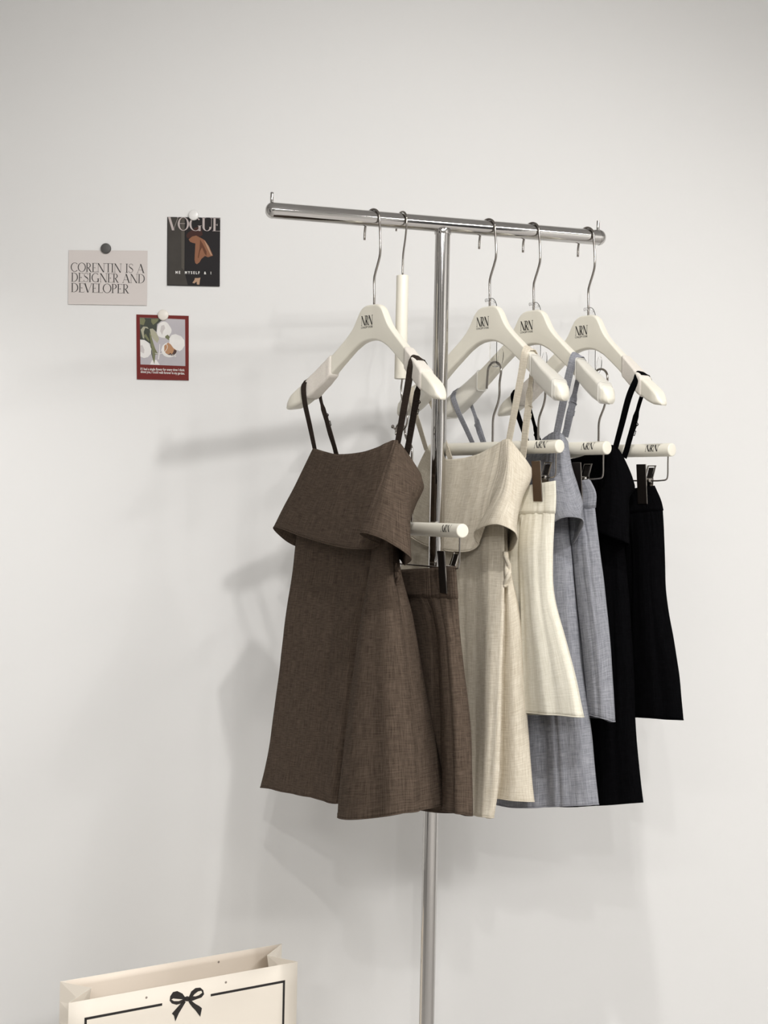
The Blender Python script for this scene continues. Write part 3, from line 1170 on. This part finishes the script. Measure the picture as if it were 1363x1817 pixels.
body = [
    far_edge_row(745, 828, 862, 892, 898, 840, 845, 845, 842, 838, .4, .5),
    far_edge_row(725, 822, 866, 894, 900, 930, 938, 938, 935, 928, .5, .6),
    far_edge_row(712, 818, 866, 894, 905, 1005, 1010, 1010, 1005, 1000, .6, .6),
    far_edge_row(698, 822, 866, 891, 922, 1095, 1100, 1100, 1095, 1085, .75, .7),
    far_edge_row(682, 826, 864, 887, 930, 1190, 1200, 1200, 1195, 1185, .9, .8),
    far_edge_row(668, 828, 862, 884, 936, 1290, 1305, 1305, 1300, 1290, 1.0, .9),
    far_edge_row(655, 830, 858, 879, 942, 1370, 1400, 1402, 1385, 1380, 1.1, 1),
    far_edge_row(648, 830, 856, 872, 946, 1398, 1444, 1450, 1420, 1422, 1.15, 1),
]
o, V, m_, nr = cloth('skirt_panel', FE, body, M['beige'], be, vper=12, wr=1.4, folds=6, seed=4, seams=(8.33,))
hem_line(V, m_, nr, nr - 1, .0012, M['beige'], o)
strap(FE, -162, (757, 799, 6), (800, 815, -14), M['beige'], be, 11, 1, .03, adj=.40)
strap(FE, 104, (903, 783, 25), (928, 812, -6), M['beige'], be, 14, 1, .03, adj=.50)
gather(FE, 899, 1006, 34, M['beige'], be, 1.5)

# ---- grey dress
ge = thing('cami_dress', FG.C, 'grey linen cami dress with ruffle top hanging between the beige and black dresses', 'dress', 'linen cami dresses on the rack')
fl_rows = [
    [(842, 796, 4), (880, 812, 14), (925, 803, 20), (955, 785, 20), (968, 775, 20), (975, 770, 20), (981, 767, 20), (988, 766, 19), (998, 770, 14), (1008, 788, -2), (1000, 812, -14), (950, 830, -16), (895, 825, -14), (860, 812, -8)],
    [(836, 826, 4), (876, 842, 18), (920, 842, 24), (948, 838, 24), (962, 832, 24), (968, 828, 26), (976, 826, 28), (988, 830, 28), (1004, 832, 22), (1014, 826, 4), (1004, 838, -14), (948, 848, -18), (888, 846, -14), (856, 840, -8)],
    [(826, 862, 5), (868, 880, 20), (912, 886, 28), (944, 884, 28), (958, 880, 26), (966, 874, 32), (976, 870, 38), (994, 876, 40), (1014, 880, 32), (1026, 866, 8), (1012, 874, -14), (945, 884, -18), (882, 882, -14), (846, 876, -8)],
    [(816, 896, 5), (860, 915, 22), (905, 924, 30), (940, 926, 30), (958, 924, 26), (964, 914, 36), (972, 904, 44), (998, 902, 50), (1026, 910, 40), (1034, 900, 12), (1018, 910, -14), (940, 914, -18), (874, 914, -14), (836, 908, -8)],
    [(806, 930, 5), (852, 950, 24), (898, 960, 32), (940, 962, 30), (966, 958, 26), (968, 944, 38), (976, 932, 50), (1005, 917, 58), (1035, 922, 46), (1020, 960, 16), (1005, 965, -14), (935, 955, -18), (866, 955, -14), (826, 946, -8)],
]
o, V, m_, nr = cloth('ruffle', FG, fl_rows, M['grey'], ge, wr=1.2, folds=2, seed=5)
hem_line(V, m_, nr, nr - 1, .0011, M['grey'], o)
body = [
    drow(838, 1000, 840, 845, 838, .5), drow(822, 1008, 930, 938, 928, .55), drow(810, 1015, 1005, 1010, 1000, .6),
    drow(798, 1023, 1095, 1100, 1090, .65), drow(786, 1033, 1190, 1200, 1190, .7), drow(776, 1048, 1290, 1305, 1290, .8),
    drow(766, 1057, 1368, 1395, 1382, .85), drow(760, 1062, 1402, 1434, 1427, .9),
]
o, V, m_, nr = cloth('skirt_panel', FG, body, M['grey'], ge, vper=12, wr=1.2, folds=4, seed=6, seams=(6,))
hem_line(V, m_, nr, nr - 1, .0012, M['grey'], o)
strap(FG, -165, (845, 800, 5), (868, 812, -12), M['grey'], ge, 11, 1, .03, adj=.45)
strap(FG, 112, (988, 769, 18), (1003, 775, -2), M['grey'], ge, 15, 1, .03, adj=.55)

# ---- black dress
ke = thing('cami_dress', FK.C, 'black linen cami dress with ruffle top, rightmost dress on the rack', 'dress', 'linen cami dresses on the rack')
fl_rows = [
    [(940, 805, 4), (980, 815, 14), (1025, 812, 18), (1055, 800, 18), (1068, 795, 18), (1075, 792, 18), (1081, 790, 18), (1088, 790, 18), (1097, 796, 12), (1124, 856, -4), (1115, 864, -14), (1050, 850, -16), (995, 840, -14), (960, 822, -8)],
    [(932, 832, 4), (975, 848, 16), (1020, 850, 22), (1048, 846, 22), (1062, 842, 22), (1068, 838, 25), (1075, 836, 28), (1088, 838, 28), (1103, 842, 22), (1126, 864, -2), (1114, 872, -14), (1048, 868, -16), (990, 862, -14), (955, 850, -8)],
    [(922, 866, 5), (968, 884, 18), (1012, 890, 26), (1042, 890, 26), (1058, 886, 24), (1064, 880, 32), (1072, 876, 38), (1090, 880, 38), (1108, 886, 28), (1116, 884, 4), (1105, 890, -14), (1042, 894, -16), (982, 892, -14), (944, 882, -8)],
    [(913, 900, 5), (960, 918, 20), (1006, 926, 28), (1036, 928, 28), (1050, 926, 24), (1056, 916, 36), (1064, 908, 44), (1090, 914, 46), (1110, 922, 34), (1115, 915, 8), (1104, 925, -14), (1036, 925, -16), (976, 924, -14), (934, 914, -8)],
    [(904, 934, 5), (952, 950, 22), (1000, 958, 30), (1030, 960, 28), (1044, 958, 24), (1048, 948, 38), (1056, 943, 50), (1088, 954, 52), (1114, 964, 38), (1112, 968, 12), (1100, 965, -14), (1030, 960, -16), (968, 958, -14), (924, 948, -8)],
]
o, V, m_, nr = cloth('ruffle', FK, fl_rows, M['black'], ke, wr=1.2, folds=2, seed=7)
body = [
    drow(936, 1098, 840, 845, 838, .5), drow(920, 1104, 930, 938, 928, .5), drow(908, 1110, 1005, 1010, 1000, .55),
    drow(894, 1118, 1095, 1100, 1090, .6), drow(882, 1124, 1190, 1200, 1190, .65), drow(870, 1128, 1290, 1305, 1290, .7),
    drow(860, 1137, 1368, 1395, 1386, .75), drow(852, 1142, 1400, 1434, 1424, .75),
]
o, V, m_, nr = cloth('skirt_panel', FK, body, M['black'], ke, vper=12, wr=1.2, folds=4, seed=8)
strap(FK, -158, (943, 806, 5), (965, 815, -12), M['black'], ke, 11, adj=.6)
strap(FK, 142, (1092, 795, 16), (1108, 812, -5), M['black'], ke, 12, adj=.55)


# ------------------------------------------------------------------ skirts
def skirt(fr, label, mat, band_rows, rows, seed, folds=6):
    t = thing('skirt', fr.C, label, 'skirt', 'short linen skirts clipped to hangers')
    o, V, m_, nr = cloth('skirt_panel', fr, rows, mat, t, vper=11, wr=1.2, folds=folds, seed=seed, fold_top=.25)
    hem_line(V, m_, nr, nr - 1, .0011, mat, o)
    o2, V2, m2, nr2 = cloth('waistband', fr, band_rows, mat, t, vper=4, wr=.7, folds=0, seed=seed + 20, thick=.0022)
    hem_line(V2, m2, nr2, nr2 - 1, .0011, mat, o2, 'seam')
    return t


def srow(L, E, R, yl, ye, yr, k, kb=1.0):
    """skirt loop: left part recessed, near layer from E to R"""
    return [(L, yl, 0), (L + .4 * (E - L), yl + .4 * (ye - yl), 9 * k), (E - 14, ye, 10 * k), (E + 8, ye, 6 * k), (E + 3, ye, 11 * k), (E, ye, 18 * k), (E + .3 * (R - E), ye + .3 * (yr - ye), 24 * k), (E + .6 * (R - E), ye + .6 * (yr - ye), 20 * k), (R - 5, yr, 9 * k),
            (R, yr, 0), (R - 10, yr, -9 * kb), ((E + R) / 2, (ye + yr) / 2, -14 * kb), ((L + R) / 2, (yl + yr) / 2, -16 * kb), (L + 14, yl, -9 * kb)]


# brown skirt
sk = skirt(SBr, 'brown linen skirt on the lowest clip hanger, beside the brown dress', M['brown'],
      [orow(655, 808, 1014, 1005, .4), orow(654, 810, 1036, 1034, .6), orow(652, 812, 1056, 1061, .75)],
      [orow(653, 811, 1054, 1059, .65), srow(655, 776, 815, 1120, 1122, 1120, .9, .8), srow(665, 780, 824, 1200, 1202, 1200, 1.2, 1), srow(680, 782, 834, 1290, 1292, 1290, 1.4, 1.1),
       srow(700, 783, 838, 1370, 1374, 1372, 1.5, 1.2), srow(716, 783, 840, 1436, 1438, 1447, 1.5, 1.2)], 11, 6)
# cream skirt
skirt(SE, 'cream linen skirt on a clip hanger, between the beige and grey dresses', M['cream_f'],
      [orow(800, 985, 884, 853, .4), orow(798, 986, 898, 884, .6), orow(795, 985, 912, 910, .75)],
      [orow(797, 984, 910, 908, .65), srow(795, 921, 981, 970, 968, 965, .8, .6), srow(795, 924, 983, 1060, 1060, 1055, 1.0, .7), srow(800, 925, 1000, 1140, 1142, 1125, 1.2, .9),
       srow(810, 925, 1018, 1210, 1212, 1195, 1.3, 1), srow(820, 925, 1033, 1262, 1264, 1272, 1.3, 1)], 12, 6)
# grey skirt
skirt(SG, 'grey linen skirt on a clip hanger, in front of the black dress', M['grey'],
      [orow(880, 1046, 882, 850, .4), orow(878, 1057, 896, 876, .6), orow(876, 1056, 908, 900, .75)],
      [orow(876, 1055, 906, 898, .65), srow(878, 1014, 1063, 970, 968, 965, .8, .6), srow(880, 1024, 1074, 1060, 1060, 1055, 1.0, .7), srow(885, 1034, 1082, 1140, 1142, 1130, 1.1, .8),
       srow(895, 1040, 1087, 1210, 1212, 1200, 1.1, .9), srow(905, 1044, 1092, 1262, 1268, 1280, 1.1, .9)], 13, 4)
# black skirt
skirt(SB_K, 'black linen skirt on the rightmost clip hanger', M['black'],
      [orow(985, 1161, 884, 862, .4), orow(983, 1172, 903, 888, .6), orow(982, 1176, 918, 905, .75)],
      [orow(983, 1175, 916, 903, .65), srow(985, 1122, 1178, 970, 968, 965, .8, .6), srow(988, 1124, 1181, 1060, 1060, 1055, 1.0, .7), srow(995, 1124, 1194, 1140, 1142, 1135, 1.1, .8),
       srow(1005, 1124, 1205, 1210, 1212, 1205, 1.1, .9), srow(1015, 1124, 1212, 1264, 1272, 1277, 1.1, .9)], 14, 5)


# ------------------------------------------------------------------ cards on the wall
def WP(px, py, lift):
    return P(px, py, WY - lift * .001)


def warp(px0, py0, lift, quad):
    """quad: pixel corners TL, TR, BR, BL; returns fn(a,b) a: 0..1 right, b: 0..1 up"""
    TL, TR, BRc, BL = quad

    def fn(a, b_, l=lift):
        x = (TL[0] * (1 - a) + TR[0] * a) * b_ + (BL[0] * (1 - a) + BRc[0] * a) * (1 - b_)
        y = (TL[1] * (1 - a) + TR[1] * a) * b_ + (BL[1] * (1 - a) + BRc[1] * a) * (1 - b_)
        return WP(x, y, l)
    return fn


def card(name, quad, mat, label, curl=1.5):
    """a thin sheet held at the top, its lower corners lifting a little from the wall"""
    fn = warp(0, 0, 0, quad)
    t = thing(name, fn(.5, 0, 1), label, 'card')
    n = 10
    V, Fc = [], []
    lift = lambda a, b_: .9 + curl * (1 - b_)
    for s_ in (0, 1):
        for j in range(n + 1):
            for i in range(n + 1):
                V.append(fn(i / n, j / n, lift(i / n, j / n) + (0.35 if s_ else 0)))
    m_ = (n + 1) ** 2
    for j in range(n):
        for i in range(n):
            a = j * (n + 1) + i
            Fc.append((a, a + n + 1, a + n + 2, a + 1))
            Fc.append((m_ + a, m_ + a + 1, m_ + a + n + 2, m_ + a + n + 1))
    edge = [i for i in range(n + 1)] + [j * (n + 1) + n for j in range(1, n + 1)] + [n * (n + 1) + i for i in range(n - 1, -1, -1)] + [j * (n + 1) for j in range(n - 1, 0, -1)]
    for k in range(len(edge)):
        a, b_ = edge[k], edge[(k + 1) % len(edge)]
        Fc.append((a, b_, m_ + b_, m_ + a))
    mesh('sheet', V, Fc, mat, t, False)
    return t, (lambda a, b_, e=.25: fn(a, b_, lift(a, b_) + .35 + e))


def flat(name, pts, fn, mat, parent, e=.25, sub=True):
    """filled outline on a card, a,b in 0..1"""
    V = [fn(a, b_, e) for a, b_ in pts]
    me = bpy.data.meshes.new(name)
    bm = bmesh.new()
    vs = [bm.verts.new(v) for v in V]
    f = bm.faces.new(vs)
    bmesh.ops.triangulate(bm, faces=[f])
    bm.to_mesh(me)
    bm.free()
    return link(name, me, mat, parent, False)


def blob(c, rx, ry, n=24, rot=0, wob=.0, ph=0):
    out = []
    for k in range(n):
        a = 2 * math.pi * k / n
        r = 1 + wob * math.sin(3 * a + ph) + wob * .6 * math.sin(5 * a + ph * 2)
        x, y = rx * r * math.cos(a), ry * r * math.sin(a)
        out.append((c[0] + x * math.cos(rot) - y * math.sin(rot), c[1] + x * math.sin(rot) + y * math.cos(rot)))
    return out


def magnet(px, py, r, mat, label):
    c = WP(px, py, 0)
    V, Fc = [], []
    prof = [(1.0, 0.0), (1.0, 3.0), (.93, 4.0), (.8, 4.6), (.5, 5.1), (.2, 5.3), (.001, 5.35)]
    for (q_, h) in prof:
        for k in range(40):
            a = 2 * math.pi * k / 40
            V.append(c + Vector((math.cos(a) * r * q_, -(h + 1.4) * .001, math.sin(a) * r * q_)))
    for i in range(len(prof) - 1):
        for k in range(40):
            k2 = (k + 1) % 40
            Fc.append((i * 40 + k, i * 40 + k2, (i + 1) * 40 + k2, (i + 1) * 40 + k))
    Fc.append(tuple(range(40)))
    return sharp(tag(mesh('round_magnet', V, Fc, mat), label, 'magnet', 'round magnets holding the cards'), 60)


paper = simple('pink_grey_paper', (0.66, 0.61, 0.585), 0.8, bump=.05, bscale=400)
text_ink = simple('card_ink', (0.035, 0.03, 0.03), .6)
t, fn = card('text_card', [(122, 444), (262, 445), (261, 542), (121, 540)], paper, 'pale pink card printed with large thin serif capitals, left of the dark magazine card', 1.2)
W_, H_ = 140.0, 97.0
for txt, x0, x1, yb, yt in (('CORENTIN IS A', 125.5, 256.5, 482.5, 466.5), ('DESIGNER AND', 126.5, 257.5, 500.5, 484.5), ('DEVELOPER', 126.5, 229.5, 519.3, 503)):
    polys, w = word(txt, T=.115, t=.038, track=.015)
    k = (x1 - x0) / w
    letters('lettering', polys, lambda a, b_: fn((x0 + a * k - 121.5) / W_, 1 - ((yb + (x0 + a * k - 126) * .012) - b_ * (yb - yt) - 444.3) / H_), text_ink, t)

cover = simple('cover_dark', (0.022, 0.020, 0.021), 0.35, spec=.1)
olive = simple('cover_olive', (0.062, 0.056, 0.050), 0.4, spec=.1, var=.2, vscale=40)
maroon = simple('cover_maroon', (0.060, 0.028, 0.024), 0.4, spec=.1)
tan = simple('cover_tan', (0.27, 0.125, 0.072), 0.4, spec=.1)
tan2 = simple('cover_tan_fold', (0.13, 0.055, 0.032), 0.4, spec=.1)
skin = simple('cover_skin', (0.42, 0.26, 0.16), 0.4)
pinkw = simple('cover_letters', (0.47, 0.40, 0.385), 0.4)
whitem = simple('print_white', (0.80, 0.78, 0.75), 0.5)
Q = [(297, 385), (391, 386.5), (390, 508.5), (296.5, 506.5)]
t, fn = card('magazine_card', Q, cover, 'dark card like a magazine cover with pale title, rightmost of the wall cards', 1.5)
vx = lambda x: (x - 140) / 1060.0
vy = lambda y: 1 - (y - 172) / 1390.0
flat('backdrop_strip', [(vx(152), vy(182)), (vx(152), vy(1545)), (vx(560), vy(1548)), (vx(520), vy(1400)), (vx(488), vy(1250)), (vx(488), vy(182))], fn, olive, t, .12)
flat('backdrop_band', [(vx(420), vy(182)), (vx(430), vy(1200)), (vx(486), vy(1250)), (vx(486), vy(182))], fn, simple('cover_olive_light', (0.095, 0.085, 0.072), .4, spec=.1), t, .18)
flat('printed_shoulder', [(vx(x), vy(y)) for x, y in ((520, 540), (560, 480), (640, 430), (700, 380), (760, 360), (830, 420), (850, 520), (800, 560), (720, 560), (600, 600), (540, 590))], fn, maroon, t, .2)
flat('printed_garment', [(vx(x), vy(y)) for x, y in ((570, 620), (640, 560), (720, 540), (840, 600), (900, 640), (980, 760), (1060, 940), (960, 975), (900, 950), (830, 1010), (790, 1080), (740, 1120), (705, 1100), (690, 1030), (705, 700), (650, 690), (600, 670))], fn, tan, t, .26)
flat('printed_fold', [(vx(x), vy(y)) for x, y in ((800, 620), (860, 720), (930, 860), (930, 950), (890, 900), (840, 780), (800, 850), (770, 1000), (755, 980), (790, 800))], fn, tan2, t, .34)
flat('printed_fold', [(vx(x), vy(y)) for x, y in ((880, 630), (960, 740), (1040, 930), (1020, 940), (940, 780))], fn, skin, t, .34)
flat('printed_hand', [(vx(x), vy(y)) for x, y in ((650, 1500), (690, 1440), (700, 1400), (760, 1400), (810, 1390), (800, 1450), (790, 1535), (740, 1530), (735, 1470), (690, 1510))], fn, skin, t, .3)
polys, w = word('VO', T=.17, t=.03, track=-.06)
k = 410.0 / w
letters('title', polys, lambda a, b_: fn(vx(165 + a * k), vy(442 - b_ * 268), .45), pinkw, t)
polys, w = word('GUE', T=.17, t=.03, track=-.03)
k = 625.0 / w
letters('title', polys, lambda a, b_: fn(vx(580 + a * k), vy(446 - b_ * 268), .45), pinkw, t)
letters('title', [[(.0, .0), (1, .0), (1, 1), (0, 1)]], lambda a, b_: fn(vx(385 + a * 110), vy(306 - b_ * 8), .45), pinkw, t)
font_on('caption', 'ME  MYSELF  &  I', lambda a, b_: fn(vx(310 + a), vy(1322 - b_), .45), 715, 58, whitem, t, spacing=1.6, bold=.03)

red = simple('card_red', (0.17, 0.026, 0.023), 0.5, spec=.15, var=.05, vscale=30)
lilac = simple('photo_lilac', (0.47, 0.445, 0.47), 0.5, var=.1, vscale=30)
dgreen = simple('photo_dark_green', (0.035, 0.042, 0.028), 0.5, var=.4, vscale=120)
leaf = simple('photo_leaf', (0.17, 0.175, 0.085), 0.5, var=.25, vscale=80)
leaf2 = simple('photo_leaf_light', (0.40, 0.385, 0.28), 0.5, var=.1, vscale=80)
petal = simple('photo_petal', (0.78, 0.76, 0.735), 0.5, var=.08, vscale=60)
petal2 = simple('photo_petal_shade', (0.58, 0.54, 0.53), 0.5)
orange = simple('photo_centre', (0.44, 0.225, 0.11), 0.5, var=.1, vscale=60)
dk = simple('photo_stamen', (0.05, 0.018, 0.014), 0.5)
Q = [(242, 558), (335, 560.5), (335, 675), (243, 673)]
t, fn = card('flower_card', Q, red, 'red card with white flower photo and small caption, lowest wall card', 1.2)
vx = lambda x: (x - 143) / 1050.0
vy = lambda y: 1 - (y - 215) / 1305.0
PS = lambda L: [(vx(x), vy(y)) for x, y in L]
flat('photo', PS(((212, 275), (1120, 290), (1125, 1232), (218, 1220))), fn, lilac, t, .10)
flat('dark_leaves', PS(((214, 277), (700, 285), (560, 400), (545, 560), (480, 500), (430, 700), (470, 1100), (495, 1215), (440, 1000), (420, 800), (300, 720), (214, 720))), fn, dgreen, t, .16)
flat('leaf', PS(((214, 290), (300, 280), (325, 330), (290, 430), (214, 410))), fn, leaf, t, .2)
flat('leaf', PS(((440, 300), (600, 290), (560, 350), (480, 420), (440, 360))), fn, leaf, t, .2)
flat('leaf', PS(((230, 520), (280, 455), (360, 460), (390, 500), (320, 480), (290, 560), (300, 700), (270, 690))), fn, leaf2, t, .22)
flat('leaf', PS(((330, 600), (400, 720), (395, 760), (340, 700), (290, 640))), fn, leaf, t, .22)
flat('stem', PS(((400, 560), (440, 640), (480, 780), (520, 900), (580, 1010), (520, 1010), (510, 1120), (500, 1210), (470, 1110), (460, 950), (420, 750))), fn, leaf, t, .24)
flat('leaf_streak', PS(((410, 500), (470, 490), (540, 570), (600, 700), (560, 780), (480, 700), (430, 620))), fn, leaf2, t, .26)
flat('petals', PS(((412, 1218), (450, 1130), (540, 1120), (610, 1220))), fn, petal, t, .2)
flat('petals', [p for p in PS([(a, b_) for a, b_ in blob((695, 515), 145, 165, 30, .1, .05, 1)])], fn, petal, t, .3)
flat('petals', PS(((216, 720), (300, 725), (385, 780), (440, 900), (430, 1000), (370, 1070), (290, 1090), (216, 1060))), fn, petal, t, .3)
flat('flower_heart', PS(((218, 840), (260, 830), (300, 920), (290, 1000), (218, 960))), fn, petal2, t, .36)
flat('petal_shade', PS(((640, 430), (700, 410), (720, 480), (680, 540), (660, 620), (620, 540))), fn, petal2, t, .36)
flat('small_leaf', PS(((720, 640), (770, 605), (840, 685), (790, 715), (720, 670))), fn, leaf, t, .33)
flat('bowl', [p for p in PS(blob((800, 915), 155, 150, 30, 0, .02, 1))], fn, petal, t, .3)
flat('flower_centre', PS(((700, 830), (780, 765), (830, 800), (880, 870), (950, 920), (900, 990), (820, 1010), (740, 990), (700, 940))), fn, orange, t, .36)
flat('stamens', PS(((750, 1000), (800, 1000), (820, 970), (850, 1000), (880, 960), (900, 900), (955, 925), (940, 975), (880, 1030), (830, 1030))), fn, dk, t, .4)
flat('petals', PS(((805, 760), (800, 680), (850, 610), (930, 590), (1040, 630), (1105, 710), (1110, 820), (1060, 900), (1010, 935), (960, 910), (890, 860))), fn, petal, t, .38)
# script capital and small letters
cp = spline([Vector((x, y, 0)) for x, y in ((510, 985), (600, 1000), (700, 960), (765, 860), (740, 800), (680, 830), (650, 900), (640, 940))], 6)
letters('script_letter', band([(p.x, p.y) for p in cp], [9] * len(cp)) + band([(612, 800), (605, 950), (580, 1110)], [10, 16, 20]), lambda a, b_: fn(vx(a), vy(b_), .5), whitem, t)
font_on('script_word', 'aris', lambda a, b_: fn(vx(740 + a), vy(1050 - b_), .5), 200, 55, whitem, t)
font_on('caption', 'If I had a single flower for every time I think', lambda a, b_: fn(vx(220 + a), vy(1350 - b_ + .005 * a), .5), 890, 68, whitem, t, bold=.015)
font_on('caption', 'about you, I could walk forever in my garden.', lambda a, b_: fn(vx(222 + a), vy(1405 - b_ + .02 * a), .5), 890, 68, whitem, t, bold=.015)

clearw = simple('pearl_magnet', (0.80, 0.79, 0.77), 0.25)
magnet(188.5, 441.5, .0110, simple('dark_magnet', (0.085, 0.082, 0.078), 0.5), 'dark grey round magnet at the top of the text card')
magnet(344, 382.5, .0110, clearw, 'whitish round magnet at the top of the dark magazine card')
magnet(290, 559.5, .0114, simple('ivory_magnet', (0.80, 0.75, 0.68), 0.25), 'ivory round magnet at the top of the red flower card')

# ------------------------------------------------------------------ paper bag
bagm = simple('cream_kraft', (0.87, 0.80, 0.70), 0.6, bump=.06, bscale=150)
bagin = simple('bag_inside', (0.90, 0.80, 0.69), 0.7)
FLt = P(122, 1780, 2.45)
FRt = P(528, 1705, 2.70)
BLt = P(107, 1742, 2.56)
BRt = P(500, 1675, 2.81)
zt = .4350
for p in (FLt, FRt, BLt, BRt):
    p.z = zt
e1 = (FRt - FLt).normalized()
nb = Vector((e1.y, -e1.x, 0))           # towards the camera
wid = (FRt - FLt).length
bag = thing('paper_bag', ((FLt.x + BRt.x) / 2, (FLt.y + BRt.y) / 2, 0), 'cream paper shopping bag with black bow and border, standing open by the wall', 'shopping bag')


def sheet(name, A, B, mat, z1=zt, z0=0.003, n=10, th=.0007, bow=0.0, parent=None):
    d = (B - A)
    nrm = Vector((d.y, -d.x, 0)).normalized()
    V, Fc = [], []
    for j in range(n + 1):
        for i in range(n + 1):
            g, h = i / n, j / n
            p = A + d * g
            p = Vector((p.x, p.y, z0 + (z1 - z0) * h)) + nrm * (bow * math.sin(math.pi * g) * h)
            V.append(p)
    for j in range(n):
        for i in range(n):
            a = j * (n + 1) + i
            Fc.append((a, a + 1, a + n + 2, a + n + 1))
    o = mesh(name, V, Fc, mat, parent or bag, True)
    s = o.modifiers.new('thickness', 'SOLIDIFY')
    s.thickness = th
    s.offset = 0
    return o


sheet('front_panel', FLt, FRt, bagm)
sheet('back_panel', BLt, BRt, bagm)


def gusset(A, B, inner):
    """side folded inwards at the top, flat towards the base"""
    n = 12
    mid = (A + B) / 2
    V, Fc = [], []
    for j in range(n + 1):
        h = j / n
        k = h ** 1.5
        m_ = mid.lerp(inner, k)
        z = 0.003 + (zt - .003) * h
        for p in (A, m_, B):
            V.append((p.x, p.y, z))
    for j in range(n):
        for i in range(2):
            a = j * 3 + i
            Fc.append((a, a + 1, a + 4, a + 3))
    o = mesh('gusset', V, Fc, bagm, bag, False)
    s = o.modifiers.new('thickness', 'SOLIDIFY')
    s.thickness = .0007
    s.offset = 0


gusset(FLt, BLt, P(162, 1757, 2.53))
gusset(FRt, BRt, P(474, 1699, 2.735))
# turned-in hem inside the back panel, base board
o = sheet('turned_hem', BLt + e1 * .012 + nb * .0016, BRt - e1 * .012 + nb * .0016, bagin, z1=zt - .0006, z0=zt - .052, n=4)
V, Fc = [(FLt.x, FLt.y, .004), (FRt.x, FRt.y, .004), (BRt.x, BRt.y, .004), (BLt.x, BLt.y, .004)], [(0, 1, 2, 3)]
mesh('base_panel', V, Fc, bagm, bag, False)
# print on the front panel
pn = nb.copy()


def BP(px, py, e=.7):
    k = ((px - CX) + ROLL * (py - CY)) / F
    q_ = FLt + pn * (e * .001)
    tt = (k * q_.y - q_.x) / (e1.x - k * e1.y)
    Y = q_.y + tt * e1.y
    return P(px, py, Y)


# border drawn in the panel's own coordinates (m from the left edge, m below the top)
def panel(w_, d_, e=.7):
    p = FLt + e1 * w_ + pn * (e * .001)
    return Vector((p.x, p.y, zt - d_))


def coords(px, py):
    p = BP(px, py)
    return (p - FLt).dot(e1), zt - p.z


cl = coords(150, 1808)
crn = coords(506, 1741)
gl = coords(288, 1780)
gr = coords(374, 1763)
dline = (cl[1] + crn[1]) / 2
lw = .0045


def pr(w0, w1, d0, d1):
    return [panel(w0, d0), panel(w1, d0), panel(w1, d1), panel(w0, d1)]


V, Fc = [], []
for (a, b_, c, d) in ((cl[0], gl[0], dline - lw / 2, dline + lw / 2), (gr[0], crn[0], dline - lw / 2, dline + lw / 2), (cl[0], cl[0] + lw, dline, .385), (crn[0] - lw, crn[0], dline, .385), (cl[0], crn[0], .385 - lw, .385)):
    o_ = len(V)
    V += pr(a, b_, c, d)
    Fc.append((o_, o_ + 1, o_ + 2, o_ + 3))
mesh('printed_border', V, Fc, M['ink'], bag, False)
# bow: outlines read off the bag, in crop pixels (scale 2.621, origin 80,1640)
bx = lambda L: [BP(80 + x / 2.621, 1640 + y / 2.621, .9) for x, y in L]


def poly(name, pts, mat, parent):
    me = bpy.data.meshes.new(name)
    bm = bmesh.new()
    f = bm.faces.new([bm.verts.new(v) for v in pts])
    bmesh.ops.triangulate(bm, faces=[f])
    bm.to_mesh(me)
    bm.free()
    return link(name, me, mat, parent, False)


bowp = [[(654, 342), (640, 322), (615, 310), (595, 315), (582, 335), (580, 355), (590, 368), (612, 374), (640, 366), (654, 354)],
        [(668, 340), (680, 312), (700, 296), (722, 294), (736, 306), (740, 325), (728, 340), (705, 348), (685, 356), (668, 354)],
        [(648, 338), (662, 334), (674, 338), (676, 352), (664, 358), (650, 356)],
        [(645, 354), (655, 360), (640, 385), (622, 415), (606, 452), (600, 425), (590, 415), (612, 392), (628, 372)],
        [(666, 356), (680, 354), (700, 370), (718, 380), (730, 390), (727, 405), (722, 430), (700, 400), (685, 385), (672, 368)]]
bowh = [[(588, 350), (596, 345), (616, 347), (640, 349), (622, 357), (600, 357)], [(688, 334), (696, 324), (712, 312), (727, 309), (731, 318), (715, 330), (700, 335)]]
V, Fc = [], []
bow = bpy.data.meshes.new('printed_bow')
bm = bmesh.new()
for p in bowp:
    f = bm.faces.new([bm.verts.new(v) for v in bx(p)])
    bmesh.ops.triangulate(bm, faces=[f])
bm.to_mesh(bow)
bm.free()
link('printed_bow', bow, M['ink'], bag, False)
for p in bowh:
    poly('loop_gap', [BP(80 + x / 2.621, 1640 + y / 2.621, 1.2) for x, y in p], bagm, bag)
hole = simple('cord_hole', (0.30, 0.25, 0.21), .6)
for (x, y) in ((401, 1743), (260, 1770)):
    c = BP(x, y, .8)
    poly('cord_hole', [c + e1 * (.0022 * math.cos(a)) + Vector((0, 0, .0022 * math.sin(a))) for a in [2 * math.pi * k / 16 for k in range(16)]], hole, bag)
c0 = P(379, 1713, 2.75)
kk = (c0 - BLt).dot(e1)
c = BLt + e1 * kk + nb * .0028
c.z = zt - .014
poly('cord_hole', [c + e1 * (.0022 * math.cos(a)) + Vector((0, 0, .0022 * math.sin(a))) for a in [2 * math.pi * k / 16 for k in range(16)]], hole, bag)
